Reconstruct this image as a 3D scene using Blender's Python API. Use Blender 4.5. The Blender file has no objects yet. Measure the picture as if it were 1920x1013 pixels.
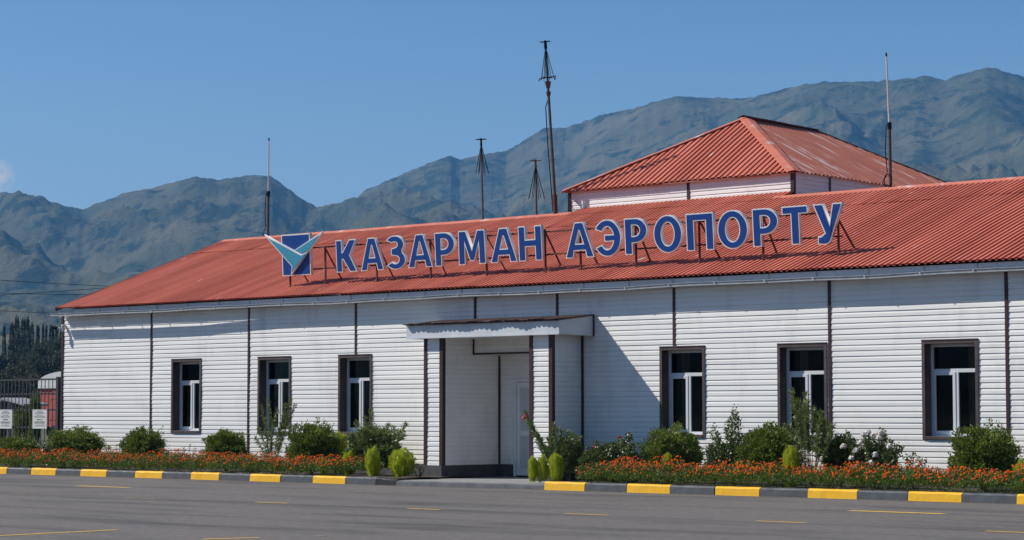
import bpy, math, random
from mathutils import Vector, Matrix, noise
PI = math.pi
R = math.radians
scene = bpy.context.scene
col = scene.collection

# ------------------------------------------------------------------ camera
F, CX, CY = 4100.0, 960.0, 506.5
CAM = Vector((0, 0, 1.5))
YAW, PITCH = R(41.26), math.atan(270.5 / 4100)
cam_d = bpy.data.cameras.new("camera")
cam = bpy.data.objects.new("camera", cam_d)
col.objects.link(cam)
cam.location = CAM
cam.rotation_euler = (PI / 2 + PITCH, 0, YAW)
cam_d.sensor_width = 36
cam_d.lens = 36 * F / 1920
cam_d.clip_start = 0.5
cam_d.clip_end = 40000
scene.camera = cam
CM = cam.rotation_euler.to_matrix()

def ray(px, py):
    return CM @ Vector((px - CX, CY - py, -F))

def hit(px, py, p0, n):
    d = ray(px, py)
    t = (Vector(p0) - CAM).dot(Vector(n)) / d.dot(Vector(n))
    return CAM + d * t

def U(px, py, D):                       # photo pixel -> point on the vertical plane y = D
    return hit(px, py, (0, D, 0), (0, 1, 0))

def across(px0, px1, p):                 # true width that spans px0..px1 at point p
    return (px1-px0)/F*((p-CAM).dot(CM @ Vector((0, 0, -1))))

def G(px, py, z=0.0):                   # photo pixel -> point on the level z
    return hit(px, py, (0, 0, z), (0, 0, 1))

# ------------------------------------------------------------------ sky, sun, exposure
SUN_TRAVEL = Vector((1.85, 1.0, -1.9)).normalized()
to_sun = -SUN_TRAVEL
el = math.asin(to_sun.z)
az = math.atan2(to_sun.x, to_sun.y)     # clockwise from +Y
world = bpy.data.worlds.new("World")
scene.world = world
world.use_nodes = True
wn, wl = world.node_tree.nodes, world.node_tree.links
bg = wn["Background"]
sky = wn.new("ShaderNodeTexSky")
sky.sky_type = 'NISHITA'
sky.sun_disc = False
sky.sun_elevation = el
sky.sun_rotation = az
sky.altitude = 1300
sky.air_density = 1.0
sky.dust_density = 0.9
sky.ozone_density = 3.0
tint = wn.new("ShaderNodeMix"); tint.data_type = 'RGBA'; tint.blend_type = 'MULTIPLY'; tint.inputs[0].default_value = 1
tg_ = wn.new("ShaderNodeMix"); tg_.data_type = 'RGBA'; tg_.inputs[6].default_value = (1.12, 1.08, 1.06, 1); tg_.inputs[7].default_value = (.80, .99, 1.10, 1)
tc0 = wn.new("ShaderNodeTexCoord"); sx_ = wn.new("ShaderNodeSeparateXYZ"); mz_ = wn.new("ShaderNodeMapRange"); mz_.inputs[1].default_value = .075; mz_.inputs[2].default_value = .185
wl.new(tc0.outputs["Generated"], sx_.inputs[0]); wl.new(sx_.outputs[2], mz_.inputs[0]); wl.new(mz_.outputs[0], tg_.inputs[0]); wl.new(tg_.outputs[2], tint.inputs[7])
wl.new(sky.outputs[0], tint.inputs[6])
cd = ray(-4, 331).normalized()
tcw = wn.new("ShaderNodeTexCoord"); vm = wn.new("ShaderNodeVectorMath"); vm.operation = 'DISTANCE'
cn = wn.new("ShaderNodeTexNoise"); cn.inputs["Scale"].default_value = 240; cn.inputs["Detail"].default_value = 6
vm.inputs[1].default_value = tuple(cd); wl.new(tcw.outputs["Generated"], vm.inputs[0]); wl.new(tcw.outputs["Generated"], cn.inputs["Vector"])
mr = wn.new("ShaderNodeMapRange"); mr.inputs[1].default_value = .0085; mr.inputs[2].default_value = .0005; wl.new(vm.outputs["Value"], mr.inputs[0])
mu = wn.new("ShaderNodeMath"); mu.operation = 'MULTIPLY'; wl.new(mr.outputs[0], mu.inputs[0])
mr2 = wn.new("ShaderNodeMapRange"); mr2.inputs[1].default_value = .32; mr2.inputs[2].default_value = .50; wl.new(cn.outputs["Fac"], mr2.inputs[0]); wl.new(mr2.outputs[0], mu.inputs[1])
cm = wn.new("ShaderNodeMix"); cm.data_type = 'RGBA'; cm.inputs[7].default_value = (8.2, 7.7, 7.2, 1)
wl.new(mu.outputs[0], cm.inputs[0]); wl.new(tint.outputs[2], cm.inputs[6]); wl.new(cm.outputs[2], bg.inputs[0])
bg.inputs[1].default_value = 0.078
sun_d = bpy.data.lights.new("sun", 'SUN')
sun_d.energy = 5.0
sun_d.angle = R(0.5)
sun_d.color = (1.0, 0.95, 0.875)
sun = bpy.data.objects.new("sun", sun_d)
col.objects.link(sun)
sun.rotation_euler = SUN_TRAVEL.to_track_quat('-Z', 'Y').to_euler()
scene.view_settings.view_transform = 'Standard'
scene.view_settings.look = 'None'
scene.view_settings.exposure = 0.25
scene.view_settings.gamma = 1.0

# ------------------------------------------------------------------ materials
def mat(name, c1, c2=None, scale=3.0, detail=6, rough=0.7, bump=0.0, bscale=40, metal=0.0, spec=0.4,
        stretch=None, trans=0.0, lo=0.35, hi=0.65, c3=None, s3=0.6, lo3=0.55, hi3=0.7, st3=None, bdist=0.01):
    m = bpy.data.materials.new(name)
    m.use_nodes = True
    nt = m.node_tree
    n, l = nt.nodes, nt.links
    p = n["Principled BSDF"]
    p.inputs["Roughness"].default_value = rough
    p.inputs["Metallic"].default_value = metal
    p.inputs["Specular IOR Level"].default_value = spec
    tc = n.new("ShaderNodeTexCoord")
    def mapped(st):
        if not st: return tc.outputs["Object"]
        mp = n.new("ShaderNodeMapping"); mp.inputs["Scale"].default_value = st
        l.new(tc.outputs["Object"], mp.inputs[0]); return mp.outputs[0]
    def nz(sc, de, st):
        t = n.new("ShaderNodeTexNoise"); t.inputs["Scale"].default_value = sc
        t.inputs["Detail"].default_value = de; t.inputs["Roughness"].default_value = 0.62
        l.new(mapped(st), t.inputs["Vector"]); return t.outputs["Fac"]
    def ramp(src, a, b):
        r = n.new("ShaderNodeMapRange"); r.inputs[1].default_value = a; r.inputs[2].default_value = b
        l.new(src, r.inputs[0]); return r.outputs[0]
    out = None
    if c2 is None:
        p.inputs["Base Color"].default_value = (*c1, 1)
    else:
        mx = n.new("ShaderNodeMix"); mx.data_type = 'RGBA'
        mx.inputs[6].default_value = (*c1, 1); mx.inputs[7].default_value = (*c2, 1)
        l.new(ramp(nz(scale, detail, stretch), lo, hi), mx.inputs[0]); out = mx.outputs[2]
        if c3 is not None:
            m3 = n.new("ShaderNodeMix"); m3.data_type = 'RGBA'
            l.new(out, m3.inputs[6]); m3.inputs[7].default_value = (*c3, 1)
            l.new(ramp(nz(s3, 5, st3), lo3, hi3), m3.inputs[0]); out = m3.outputs[2]
        l.new(out, p.inputs["Base Color"])
    if bump:
        b = n.new("ShaderNodeBump"); b.inputs["Strength"].default_value = bump
        b.inputs["Distance"].default_value = bdist
        l.new(nz(bscale, 8, stretch if bscale < 0 else None) if bscale > 0 else nz(-bscale, 8, stretch), b.inputs["Height"])
        l.new(b.outputs[0], p.inputs["Normal"])
    if trans:
        tr = n.new("ShaderNodeBsdfTranslucent")
        if out: l.new(out, tr.inputs[0])
        else: tr.inputs[0].default_value = (*c1, 1)
        ms = n.new("ShaderNodeMixShader"); ms.inputs[0].default_value = trans
        l.new(p.outputs[0], ms.inputs[1]); l.new(tr.outputs[0], ms.inputs[2])
        l.new(ms.outputs[0], n["Material Output"].inputs[0])
    return m

M = {}
M['siding'] = mat('siding', (.755, .74, .71), (.81, .795, .765), 1.1, rough=.42, spec=.35, stretch=(.25, 1, 2.2),
                  c3=(.60, .585, .56), s3=1.3, lo3=.52, hi3=.85, st3=(1.6, 1, .5))
M['soffit'] = mat('white_sheet', (.55, .58, .62), (.64, .66, .69), 2.2, rough=.4)
M['porch_soffit'] = mat('porch_lining', (.6, .6, .6), (.66, .66, .65), 2, rough=.6)
M['brown'] = mat('brown_trim', (.036, .014, .013), (.052, .021, .019), 4, rough=.5)
M['brown_w'] = mat('window_surround', (.070, .048, .044), (.10, .075, .068), 4, rough=.5)
M['zinc'] = mat('galvanised_sheet', (.42, .44, .46), (.54, .56, .58), 6, rough=.42, metal=.3)
M['roof'] = mat('painted_roof_sheet', (.55, .170, .112), (.39, .103, .068), 1.0, rough=.6, spec=.12, stretch=(1.6, .16, .16),
                c3=(.62, .50, .50), s3=1.7, lo3=.66, hi3=.74, st3=(2.2, .55, .55))
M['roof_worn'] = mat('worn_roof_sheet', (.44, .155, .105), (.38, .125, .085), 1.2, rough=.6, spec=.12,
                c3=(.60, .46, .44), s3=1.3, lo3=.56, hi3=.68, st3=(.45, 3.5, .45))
M['ridge'] = mat('ridge_sheet', (.57, .19, .125), (.51, .16, .105), 1.5, rough=.6, spec=.15,
                c3=(.62, .52, .5), s3=2.0, lo3=.58, hi3=.68)
M['rust'] = mat('dark_rusty_sheet', (.060, .040, .038), (.12, .07, .06), 5, rough=.7)
M['plinth'] = mat('plinth_render', (.060, .060, .062), (.085, .085, .086), 5, rough=.9, bump=.4, bscale=60)
M['pvc'] = mat('white_pvc', (.66, .675, .68), None, rough=.3)
M['pvc_door'] = mat('door_pvc', (.70, .72, .73), (.75, .76, .77), 2, rough=.35)
M['door_panel'] = mat('door_panel', (.50, .52, .53), None, rough=.35)
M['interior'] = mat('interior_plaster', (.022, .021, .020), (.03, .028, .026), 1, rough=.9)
M['curtain'] = mat('curtain_cloth', (.50, .45, .34), (.66, .60, .48), 3, rough=.9, stretch=(9, 9, .3))
M['kerb_y'] = mat('yellow_kerb_paint', (.86, .47, .012), (.76, .40, .012), 5, rough=.6, bump=.5, bscale=30,
                c3=(.36, .24, .09), s3=9, lo3=.64, hi3=.74)
M['kerb_d'] = mat('dark_kerb_paint', (.055, .062, .072), (.078, .086, .098), 5, rough=.6, bump=.5, bscale=30,
                c3=(.15, .155, .16), s3=9, lo3=.64, hi3=.76)
M['kerb_b'] = mat('black_kerb_paint', (.008, .008, .009), (.013, .013, .014), 5, rough=.6)
M['concrete'] = mat('concrete', (.20, .20, .20), (.27, .27, .265), 3, rough=.9, bump=.4, bscale=50)
M['soil'] = mat('soil', (.045, .034, .025), (.08, .062, .045), 6, rough=1, bump=.8, bscale=25)
M['ground'] = mat('dry_ground', (.10, .085, .06), (.055, .07, .03), .2, rough=1, bump=.6, bscale=3, bdist=.05)
M['asphalt'] = mat('asphalt', (.112, .101, .095), (.170, .154, .144), 5.5, detail=14, rough=.88, bump=.9, bscale=45, spec=.25,
                stretch=(1.2, 1.6, 1), c3=(.082, .077, .075), s3=.6, lo3=.48, hi3=.66, st3=(.30, 1.5, 1))
M['paint_y'] = mat('yellow_road_paint', (.72, .46, .06), (.56, .36, .07), 8, rough=.7,
                c3=(.15, .135, .125), s3=7, lo3=.60, hi3=.72)
M['paint_faint'] = mat('worn_road_paint', (.42, .30, .10), (.30, .23, .10), 8, rough=.7,
                c3=(.15, .135, .125), s3=9, lo3=.48, hi3=.58)
M['blue'] = mat('sign_blue', (.010, .052, .235), (.012, .058, .25), 2, rough=.35, spec=.3)
M['cyan'] = mat('sign_cyan', (.060, .28, .42), (.07, .30, .44), 2, rough=.35, spec=.3)
M['letter'] = mat('sign_sheet', (.70, .68, .65), (.77, .75, .72), 3, rough=.45)
M['steel'] = mat('rusty_steel', (.075, .022, .016), (.15, .042, .026), 8, rough=.8)
M['mast'] = mat('weathered_mast', (.050, .046, .042), (.095, .086, .076), 8, rough=.7)
M['mast_red'] = mat('red_brown_mast', (.10, .03, .022), (.06, .04, .034), 8, rough=.7)
M['wire'] = mat('dark_wire', (.018, .018, .022), None, rough=.9, spec=.05)
M['whip'] = mat('white_fibreglass', (.62, .58, .55), (.52, .5, .48), 6, rough=.4)
M['fence'] = mat('fence_paint', (.035, .042, .046), (.05, .055, .06), 8, rough=.5)
M['board'] = mat('white_board', (.62, .62, .60), (.68, .68, .66), 2, rough=.5)
M['ink'] = mat('grey_ink', (.16, .16, .17), None, rough=.7)
M['ink2'] = mat('dark_ink', (.05, .05, .055), None, rough=.7)
M['wagon'] = mat('red_wagon_paint', (.42, .085, .075), (.34, .07, .06), 2, rough=.6)
M['wagon_roof'] = mat('wagon_roof', (.62, .63, .62), (.52, .53, .52), 2, rough=.6)
M['bush'] = mat('bush_leaves', (.090, .130, .018), (.20, .25, .038), 6, rough=.5, trans=.28, lo=.3, hi=.7)
M['bush_b'] = mat('dark_bush_leaves', (.050, .078, .016), (.105, .140, .028), 6, rough=.5, trans=.25)
M['olea'] = mat('oleander_leaves', (.10, .14, .035), (.18, .22, .07), 8, rough=.42, trans=.25)
M['rosel'] = mat('rose_leaves', (.075, .105, .030), (.14, .18, .06), 8, rough=.4, trans=.25)
M['kochia'] = mat('lime_foliage', (.38, .44, .025), (.52, .57, .045), 9, rough=.6, trans=.35)
M['mari'] = mat('marigold_leaves', (.060, .110, .012), (.135, .190, .026), 9, rough=.55, trans=.3)
M['flo'] = mat('orange_petals', (.78, .095, .004), (.80, .19, .006), 14, rough=.8, spec=.1, trans=.1, lo=.45, hi=.6)
M['flo2'] = mat('rust_petals', (.38, .035, .012), (.55, .08, .012), 14, rough=.6, trans=.2)
M['red_petal'] = mat('red_petals', (.38, .02, .03), (.5, .04, .06), 20, rough=.5, trans=.2)
M['pink_petal'] = mat('pink_petals', (.72, .12, .16), (.62, .07, .1), 20, rough=.5, trans=.2)
M['white_petal'] = mat('white_petals', (.78, .70, .68), (.82, .78, .75), 20, rough=.5, trans=.2)
M['stem'] = mat('woody_stem', (.10, .085, .055), (.15, .13, .09), 12, rough=.8)
M['bark'] = mat('bark', (.10, .085, .07), (.15, .13, .11), 4, rough=.9)
M['poplar'] = mat('poplar_leaves', (.046, .054, .028), (.080, .088, .044), .25, rough=.6, trans=.2)
M['willow'] = mat('willow_leaves', (.070, .076, .048), (.125, .13, .085), .3, rough=.6, trans=.2)
M['shed'] = mat('shed_wood', (.10, .085, .07), (.16, .14, .12), 2, rough=.9)
M['shed_roof'] = mat('shed_roof', (.34, .34, .34), (.22, .22, .22), 2, rough=.6)
M['grey_plastic'] = mat('grey_plastic', (.52, .53, .54), None, rough=.4)
M['pot'] = mat('pot_plastic', (.50, .54, .58), None, rough=.4)
M['curb_conc'] = mat('low_kerb_concrete', (.085, .092, .10), (.13, .135, .14), 4, rough=.85, bump=.5, bscale=30)

def glass_mat():
    m = bpy.data.materials.new('window_glass'); m.use_nodes = True
    n, l = m.node_tree.nodes, m.node_tree.links
    n.remove(n["Principled BSDF"])
    tr = n.new("ShaderNodeBsdfTransparent"); tr.inputs[0].default_value = (.6, .62, .61, 1)
    gl = n.new("ShaderNodeBsdfGlossy"); gl.inputs["Roughness"].default_value = .02
    fr = n.new("ShaderNodeFresnel"); fr.inputs[0].default_value = 1.33
    ms = n.new("ShaderNodeMixShader")
    l.new(fr.outputs[0], ms.inputs[0]); l.new(tr.outputs[0], ms.inputs[1]); l.new(gl.outputs[0], ms.inputs[2])
    l.new(ms.outputs[0], n["Material Output"].inputs[0])
    return m
M['glass'] = glass_mat()

# ------------------------------------------------------------------ mesh helpers
class MB:
    def __init__(s): s.v = []; s.f = []; s.m = []; s.cur = 0
    def face(s, pts, mi=None):
        b = len(s.v); s.v.extend([tuple(p) for p in pts]); s.f.append(tuple(range(b, b + len(pts)))); s.m.append(s.cur if mi is None else mi)
    def box(s, a, b, mi=None):
        x0, y0, z0 = [min(a[i], b[i]) for i in range(3)]; x1, y1, z1 = [max(a[i], b[i]) for i in range(3)]
        k = len(s.v)
        s.v += [(x0,y0,z0),(x1,y0,z0),(x1,y1,z0),(x0,y1,z0),(x0,y0,z1),(x1,y0,z1),(x1,y1,z1),(x0,y1,z1)]
        for q in ((0,3,2,1),(4,5,6,7),(0,1,5,4),(1,2,6,5),(2,3,7,6),(3,0,4,7)):
            s.f.append(tuple(k + i for i in q)); s.m.append(s.cur if mi is None else mi)
    def bar(s, p, q, w, h=None, up=(0, 0, 1)):      # rectangular bar from p to q
        p, q = Vector(p), Vector(q); d = (q - p).normalized(); h = h or w
        u = Vector(up)
        if abs(d.dot(u)) > .95: u = Vector((0, 1, 0))
        a = d.cross(u).normalized() * w / 2; c = a.cross(d).normalized() * h / 2
        k = len(s.v)
        for e in (p, q):
            for sg in ((-1,-1),(1,-1),(1,1),(-1,1)): s.v.append(tuple(e + a * sg[0] + c * sg[1]))
        for fq in ((0,1,2,3),(7,6,5,4),(0,4,5,1),(1,5,6,2),(2,6,7,3),(3,7,4,0)):
            s.f.append(tuple(k + i for i in fq)); s.m.append(s.cur)
    def tube(s, pts, r, n=8, r2=None, cap=True):
        pts = [Vector(p) for p in pts]; N = len(pts); k = len(s.v)
        r2 = r if r2 is None else r2
        for i, p in enumerate(pts):
            d = (pts[min(i + 1, N - 1)] - pts[max(i - 1, 0)]).normalized()
            u = Vector((0, 0, 1)) if abs(d.z) < .9 else Vector((1, 0, 0))
            a = d.cross(u).normalized(); c = a.cross(d).normalized()
            rr = r + (r2 - r) * i / max(1, N - 1)
            for j in range(n):
                t = 2 * PI * j / n
                s.v.append(tuple(p + (a * math.cos(t) + c * math.sin(t)) * rr))
        for i in range(N - 1):
            for j in range(n):
                s.f.append((k + i*n + j, k + i*n + (j+1) % n, k + (i+1)*n + (j+1) % n, k + (i+1)*n + j)); s.m.append(s.cur)
        if cap:
            s.f.append(tuple(k + j for j in range(n))[::-1]); s.m.append(s.cur)
            s.f.append(tuple(k + (N-1)*n + j for j in range(n))); s.m.append(s.cur)
    def ball(s, c, rx, ry, rz, nu=10, nv=6):
        k = len(s.v); c = Vector(c)
        for i in range(nv + 1):
            t = PI * i / nv
            for j in range(nu):
                a = 2 * PI * j / nu
                s.v.append((c.x + rx*math.sin(t)*math.cos(a), c.y + ry*math.sin(t)*math.sin(a), c.z + rz*math.cos(t)))
        for i in range(nv):
            for j in range(nu):
                s.f.append((k+i*nu+j, k+(i+1)*nu+j, k+(i+1)*nu+(j+1)%nu, k+i*nu+(j+1)%nu)); s.m.append(s.cur)
    def build(s, name, mats, parent=None, smooth=False, loc=None, bevel=0):
        me = bpy.data.meshes.new(name); v = s.v
        if loc is not None:
            v = [(p[0]-loc[0], p[1]-loc[1], p[2]-loc[2]) for p in v]
        me.from_pydata(v, [], s.f)
        if not isinstance(mats, (list, tuple)): mats = [mats]
        for m_ in mats: me.materials.append(m_)
        if len(mats) > 1: me.polygons.foreach_set('material_index', s.m)
        if smooth: me.polygons.foreach_set('use_smooth', [True] * len(s.f))
        me.update()
        o = bpy.data.objects.new(name, me); col.objects.link(o)
        if loc is not None: o.location = loc
        if parent is not None:
            o.parent = parent
            if loc is None: o.matrix_parent_inverse = Matrix.Translation(parent.location).inverted() if parent.parent is None else Matrix()
        if bevel:
            b = o.modifiers.new('bevel', 'BEVEL'); b.width = bevel; b.segments = 2; b.limit_method = 'ANGLE'
        return o

def tag(o, label=None, cat=None, group=None, kind=None):
    if label: o['label'] = label
    if cat: o['category'] = cat
    if group: o['group'] = group
    if kind: o['kind'] = kind
    return o
def empty(name, loc, label, cat, group=None):
    o = bpy.data.objects.new(name, None); o.location = loc; col.objects.link(o); o.empty_display_size = .2
    return tag(o, label, cat, group)
def copy_tree(o, parent=None):
    c = o.copy(); col.objects.link(c)
    if parent is not None: c.parent = parent
    for ch in o.children: copy_tree(ch, c)
    return c
ORD = ['first','second','third','fourth','fifth','sixth','seventh','eighth','ninth','tenth','eleventh','twelfth','thirteenth','fourteenth',
       'fifteenth','sixteenth','seventeenth','eighteenth','nineteenth','twentieth']

# ------------------------------------------------------------------ ground
DK, DW, DP = 33.2, 36.0, 35.0       # kerb line, main wall, porch front
ZB = .14                            # bed soil level
mb = MB(); mb.face([(-7600,-7600,-.02),(7600,-7600,-.02),(7600,7600,-.02),(-7600,7600,-.02)]); tag(mb.build('ground', M['ground']), kind='structure')
mb = MB(); mb.face([(-110,-60,0),(60,-60,0),(60,DK+.1,0),(-110,DK+.1,0)]); tag(mb.build('apron_asphalt', M['asphalt']), kind='structure')

def bed_sheet(name, x0, x1, y0, y1, z, m, seed=0):
    mb = MB(); n = max(2, int((x1-x0)/.5)); k = max(2, int((y1-y0)/.4)); rnd = random.Random(seed)
    P = [[(x0+(x1-x0)*i/n, y0+(y1-y0)*j/k, z + (rnd.uniform(-.02, .02) if 0 < i < n and 0 < j < k else 0)) for j in range(k+1)] for i in range(n+1)]
    for i in range(n):
        for j in range(k): mb.face([P[i][j], P[i+1][j], P[i+1][j+1], P[i][j+1]])
    return tag(mb.build(name, m), kind='structure')
XPL, XPR = U(742, 900, DK).x, U(1020, 905, DK).x      # ends of the beds at the porch
bed_sheet('flower_bed_soil', -52, XPL-.15, DK+.16, DW-.03, ZB, M['soil'], 1)
bed_sheet('flower_bed_soil', XPR+.05, -8, DK+.16, DW-.03, ZB, M['soil'], 2)
mb = MB(); mb.box((XPL-.14, DK+.16, -.01), (XPR+.04, 37.4, .105)); tag(mb.build('porch_pavement', M['concrete']), kind='structure')

# kerbstones
def kerb_mesh(L, h, m, slope=0.0, seed=0):
    mb = MB(); rnd = random.Random(seed); n = 8
    prof = [(0, -.02), (.012, h*.80), (.035, h-.012), (.06, h), (.155, h), (.16, h-.01), (.16, -.02)]
    k = len(mb.v)
    for i in range(n+1):
        x = L*i/n; q = 0 if i in (0, n) else 1
        hh = 1 - slope*i/n
        for j, (y, z) in enumerate(prof):
            mb.v.append((x, y + q*rnd.uniform(-.003,.003), z*hh + (q*rnd.uniform(-.004,.003) if j > 0 else 0)))
    c = len(prof)
    for i in range(n):
        for j in range(c-1): mb.f.append((k+i*c+j, k+(i+1)*c+j, k+(i+1)*c+j+1, k+i*c+j+1)[::-1]); mb.m.append(0)
    mb.f.append(tuple(k+j for j in range(c))); mb.m.append(0)
    mb.f.append(tuple(k+n*c+j for j in range(c))[::-1]); mb.m.append(0)
    return mb
def xk(px): return U(px, 900, DK).x
edges_L = [12,57,103,150,199,252,303,357,410,468,525,586,647,704]
edges_R = [1020,1096,1174,1255,1339,1423,1513,1606,1701,1802,1905]
stones = []       # (x0,x1,kind)
xs = [xk(p) for p in edges_L]
first = xs[0]
for i in range(5): stones.append((first-1.03*(5-i), first-1.03*(4-i), 'y' if (5-i) % 2 == 1 else 'd'))
for i in range(len(xs)-1): stones.append((xs[i], xs[i+1], 'd' if i % 2 == 0 else 'y'))
xs2 = [xk(p) for p in edges_R]
for i in range(len(xs2)-1): stones.append((xs2[i], xs2[i+1], 'y' if i % 2 == 0 else 'd'))
for i in range(9): stones.append((xs2[-1]+1.03*i, xs2[-1]+1.03*(i+1), 'y' if i % 2 == 0 else 'd'))
xleft, xright = U(0, 890, DK).x, U(1920, 940, DK).x
cnt = {}
for i, (a, b, kd) in enumerate(stones):
    if b < xleft-.2 or a > xright+.3:
        if b < xleft-2.5 or a > xright+4: continue
    side = 'left of the porch' if a < XPR-1 else 'right of the porch'
    key = (kd, side); inview = b > xleft and a < xright
    if inview: cnt[key] = cnt.get(key, 0) + 1
    o = kerb_mesh(b-a-.012, .165, None, seed=i).build('kerbstone', M['kerb_y' if kd == 'y' else 'kerb_d'])
    o.location = (a+.006, DK+random.Random(i).uniform(-.008, .008), random.Random(i+50).uniform(-.004, .004)); o.rotation_euler.z = random.Random(i+9).uniform(-.004, .004)
    c_ = 'yellow' if kd == 'y' else 'dark grey'
    if inview: lab = '%s kerbstone, %s %s one from the left, %s' % (c_, ORD[cnt[key]-1], c_.split()[-1], side)
    else:
        cnt[(kd, side, 0)] = cnt.get((kd, side, 0), 0)+1; lab = '%s kerbstone past the edge of the photograph, %s such one, %s' % (c_, ORD[cnt[(kd, side, 0)]-1], side)
    tag(o, lab, 'kerbstone', 'kerbstones painted in turn along the flower beds')
o = kerb_mesh(XPL-xs[-1]-.01, .165, None, slope=.25, seed=77).build('kerbstone', M['kerb_b']); o.location = (xs[-1]+.006, DK, 0)
tag(o, 'black painted end kerbstone tapering down beside the porch paving', 'kerbstone', 'kerbstones painted in turn along the flower beds')
nlow = 4; Lw = (XPR-XPL)/nlow
for i in range(nlow):
    o = kerb_mesh(Lw-.008, .105, None, seed=80+i).build('low_kerbstone', M['curb_conc']); o.location = (XPL+i*Lw+.004, DK, 0)
    tag(o, 'low unpainted grey kerbstone in front of the porch, %s from the left' % ORD[i], 'kerbstone', 'low kerbstones before the porch')

# painted lines
def strip(x0, x1, y, w, m, name='road_marking', z=.004):
    mb = MB(); n = max(3, int((x1-x0)/.12)); rnd = random.Random(int(x0*10))
    for i in range(n):
        a = x0+(x1-x0)*i/n; b = x0+(x1-x0)*(i+1)/n
        k = len(mb.v)
        mb.face([(a,y-w/2,z),(b,y-w/2,z),(b,y+w/2,z),(a,y+w/2,z)])
    return tag(mb.build(name, m), kind='structure')
strip(-52, XPL+.2, DK-.10, .05, M['paint_faint'])
strip(XPR-1.3, -8, DK-.10, .05, M['paint_faint'])
for (px0, px1, py, w, m) in ((145,242,913,.14,'paint_y'),(22,75,926,.07,'paint_faint'),(232,290,935,.07,'paint_faint'),(478,540,943,.08,'paint_y'),
        (765,825,955,.09,'paint_y'),(1060,1140,965,.07,'paint_y'),(1418,1510,979,.08,'paint_y'),(1593,1770,961,.16,'paint_y'),(1848,1935,998,.08,'paint_y'),
        (590,622,1006,.05,'paint_faint')):
    a, b = G(px0, py), G(px1, py); c = G((px0+px1)/2, py)
    strip(U(px0, py, c.y).x, U(px1, py, c.y).x, c.y, w*1.35, M[m])
for (p, q) in (((-60,1008),(220,994)), ((380,1011.5),(486,1008.5))):
    a, b = G(*p), G(*q); mb = MB(); d = (b-a).normalized(); s_ = Vector((-d.y, d.x, 0))*.05
    mb.face([a-s_+Vector((0,0,.004)), b-s_+Vector((0,0,.004)), b+s_+Vector((0,0,.004)), a+s_+Vector((0,0,.004))])
    tag(mb.build('road_marking', M['paint_y']), kind='structure')

# ------------------------------------------------------------------ terminal building
B0 = Vector((-40, 36, 0))
T = empty('airport_terminal', B0, 'long white clapboard airport terminal with red ribbed roof and brown trim', 'building')
XL = U(117, 700, DW).x; XR = -10.0
ZPL, CRS = .385, .1065
ZTOP = 4.22
DBACK = 48.4
def siding(mb, org, d, nrm, cols, z0, z1, seed=0, lip=.0135, base=0.0):
    """cols: list of (s0, s1, [(za, zb) solid spans])"""
    org, d, nrm = Vector(org), Vector(d), Vector(nrm)
    prof = [(0.0, -.002), (0.0, lip), (.10, lip*.92), (.55, lip*.55), (.86, .001), (.90, -.003), (1.0, -.003)]
    nc = int(math.ceil((z1-z0)/CRS))
    for (s0, s1, spans) in cols:
        n = max(1, int(round((s1-s0)/1.8)))
        for c in range(nc):
            zc = z0 + c*CRS
            rr = random.Random(seed*977+c)
            for (za, zb) in spans:
                lo, hi = max(zc, za), min(zc+CRS, zb, z1)
                if hi - lo < .002: continue
                pts = []
                for (t, q) in prof: pts.append((zc+t*CRS, q*(1.0 if c % 2 else (1.3 if .4 < t < .7 else .9))))
                out = []
                for i in range(len(pts)-1):
                    (a, qa), (b, qb) = pts[i], pts[i+1]
                    if b == a:
                        if lo <= a <= hi: out.append(((a, qa), (b, qb)))
                        continue
                    aa, bb = max(a, lo), min(b, hi)
                    if bb - aa < 1e-5: continue
                    out.append(((aa, qa+(qb-qa)*(aa-a)/(b-a)), (bb, qa+(qb-qa)*(bb-a)/(b-a))))
                for k in range(n):
                    u0 = s0+(s1-s0)*k/n; u1 = s0+(s1-s0)*(k+1)/n
                    def w(s, z): return base + .0035*math.sin(s*1.7+z*3+seed) + .002*math.sin(s*4.1+c*1.3)
                    for ((a, qa), (b, qb)) in out:
                        p = [org+d*u0+nrm*(qa+w(u0, a)), org+d*u1+nrm*(qa+w(u1, a)), org+d*u1+nrm*(qb+w(u1, b)), org+d*u0+nrm*(qb+w(u0, b))]
                        zz = (a, a, b, b)
                        mb.face([(v.x, v.y, z_) for v, z_ in zip(p, zz)])

# window openings (outer edge of brown surround), metres, from measured positions
WZ0, WZ1 = 1.03, 2.88
wins = [(U(322, 740, DW).x, U(378, 740, DW).x), (U(484, 740, DW).x, U(546, 740, DW).x), (U(635, 740, DW).x, U(698, 740, DW).x),
        (U(1238, 740, DW).x, U(1323, 740, DW).x), (U(1459, 740, DW).x, U(1552, 740, DW).x), (U(1730, 740, DW).x, U(1836, 740, DW).x),
        (-17.6, -16.45), (-13.9, -12.75)]
TR = .065    # surround width
PXL, PXR = U(797, 760, DP).x, U(1035, 760, DP).x    # porch outer sides
PIL, PIR = U(829.5, 760, DP).x, U(995, 760, DP).x   # porch opening sides
DD = DW + .87                                       # door wall
ZC = 3.17                                           # underside of canopy
ZLIN = 2.83
bk = sorted([XL, XR] + [w_ for a, b in wins for w_ in (a+TR*.5, b-TR*.5)] + [PIL, PIR])
cols = []
for a, b in zip(bk[:-1], bk[1:]):
    mid = (a+b)/2; sp = [(ZPL, ZTOP)]
    for (p, q) in wins:
        if p < mid < q: sp = [(ZPL, WZ0+TR*.5), (WZ1-TR*.5, ZTOP)]
    if PIL < mid < PIR: sp = [(ZLIN, ZTOP)]
    cols.append((a, b, sp))
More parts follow.
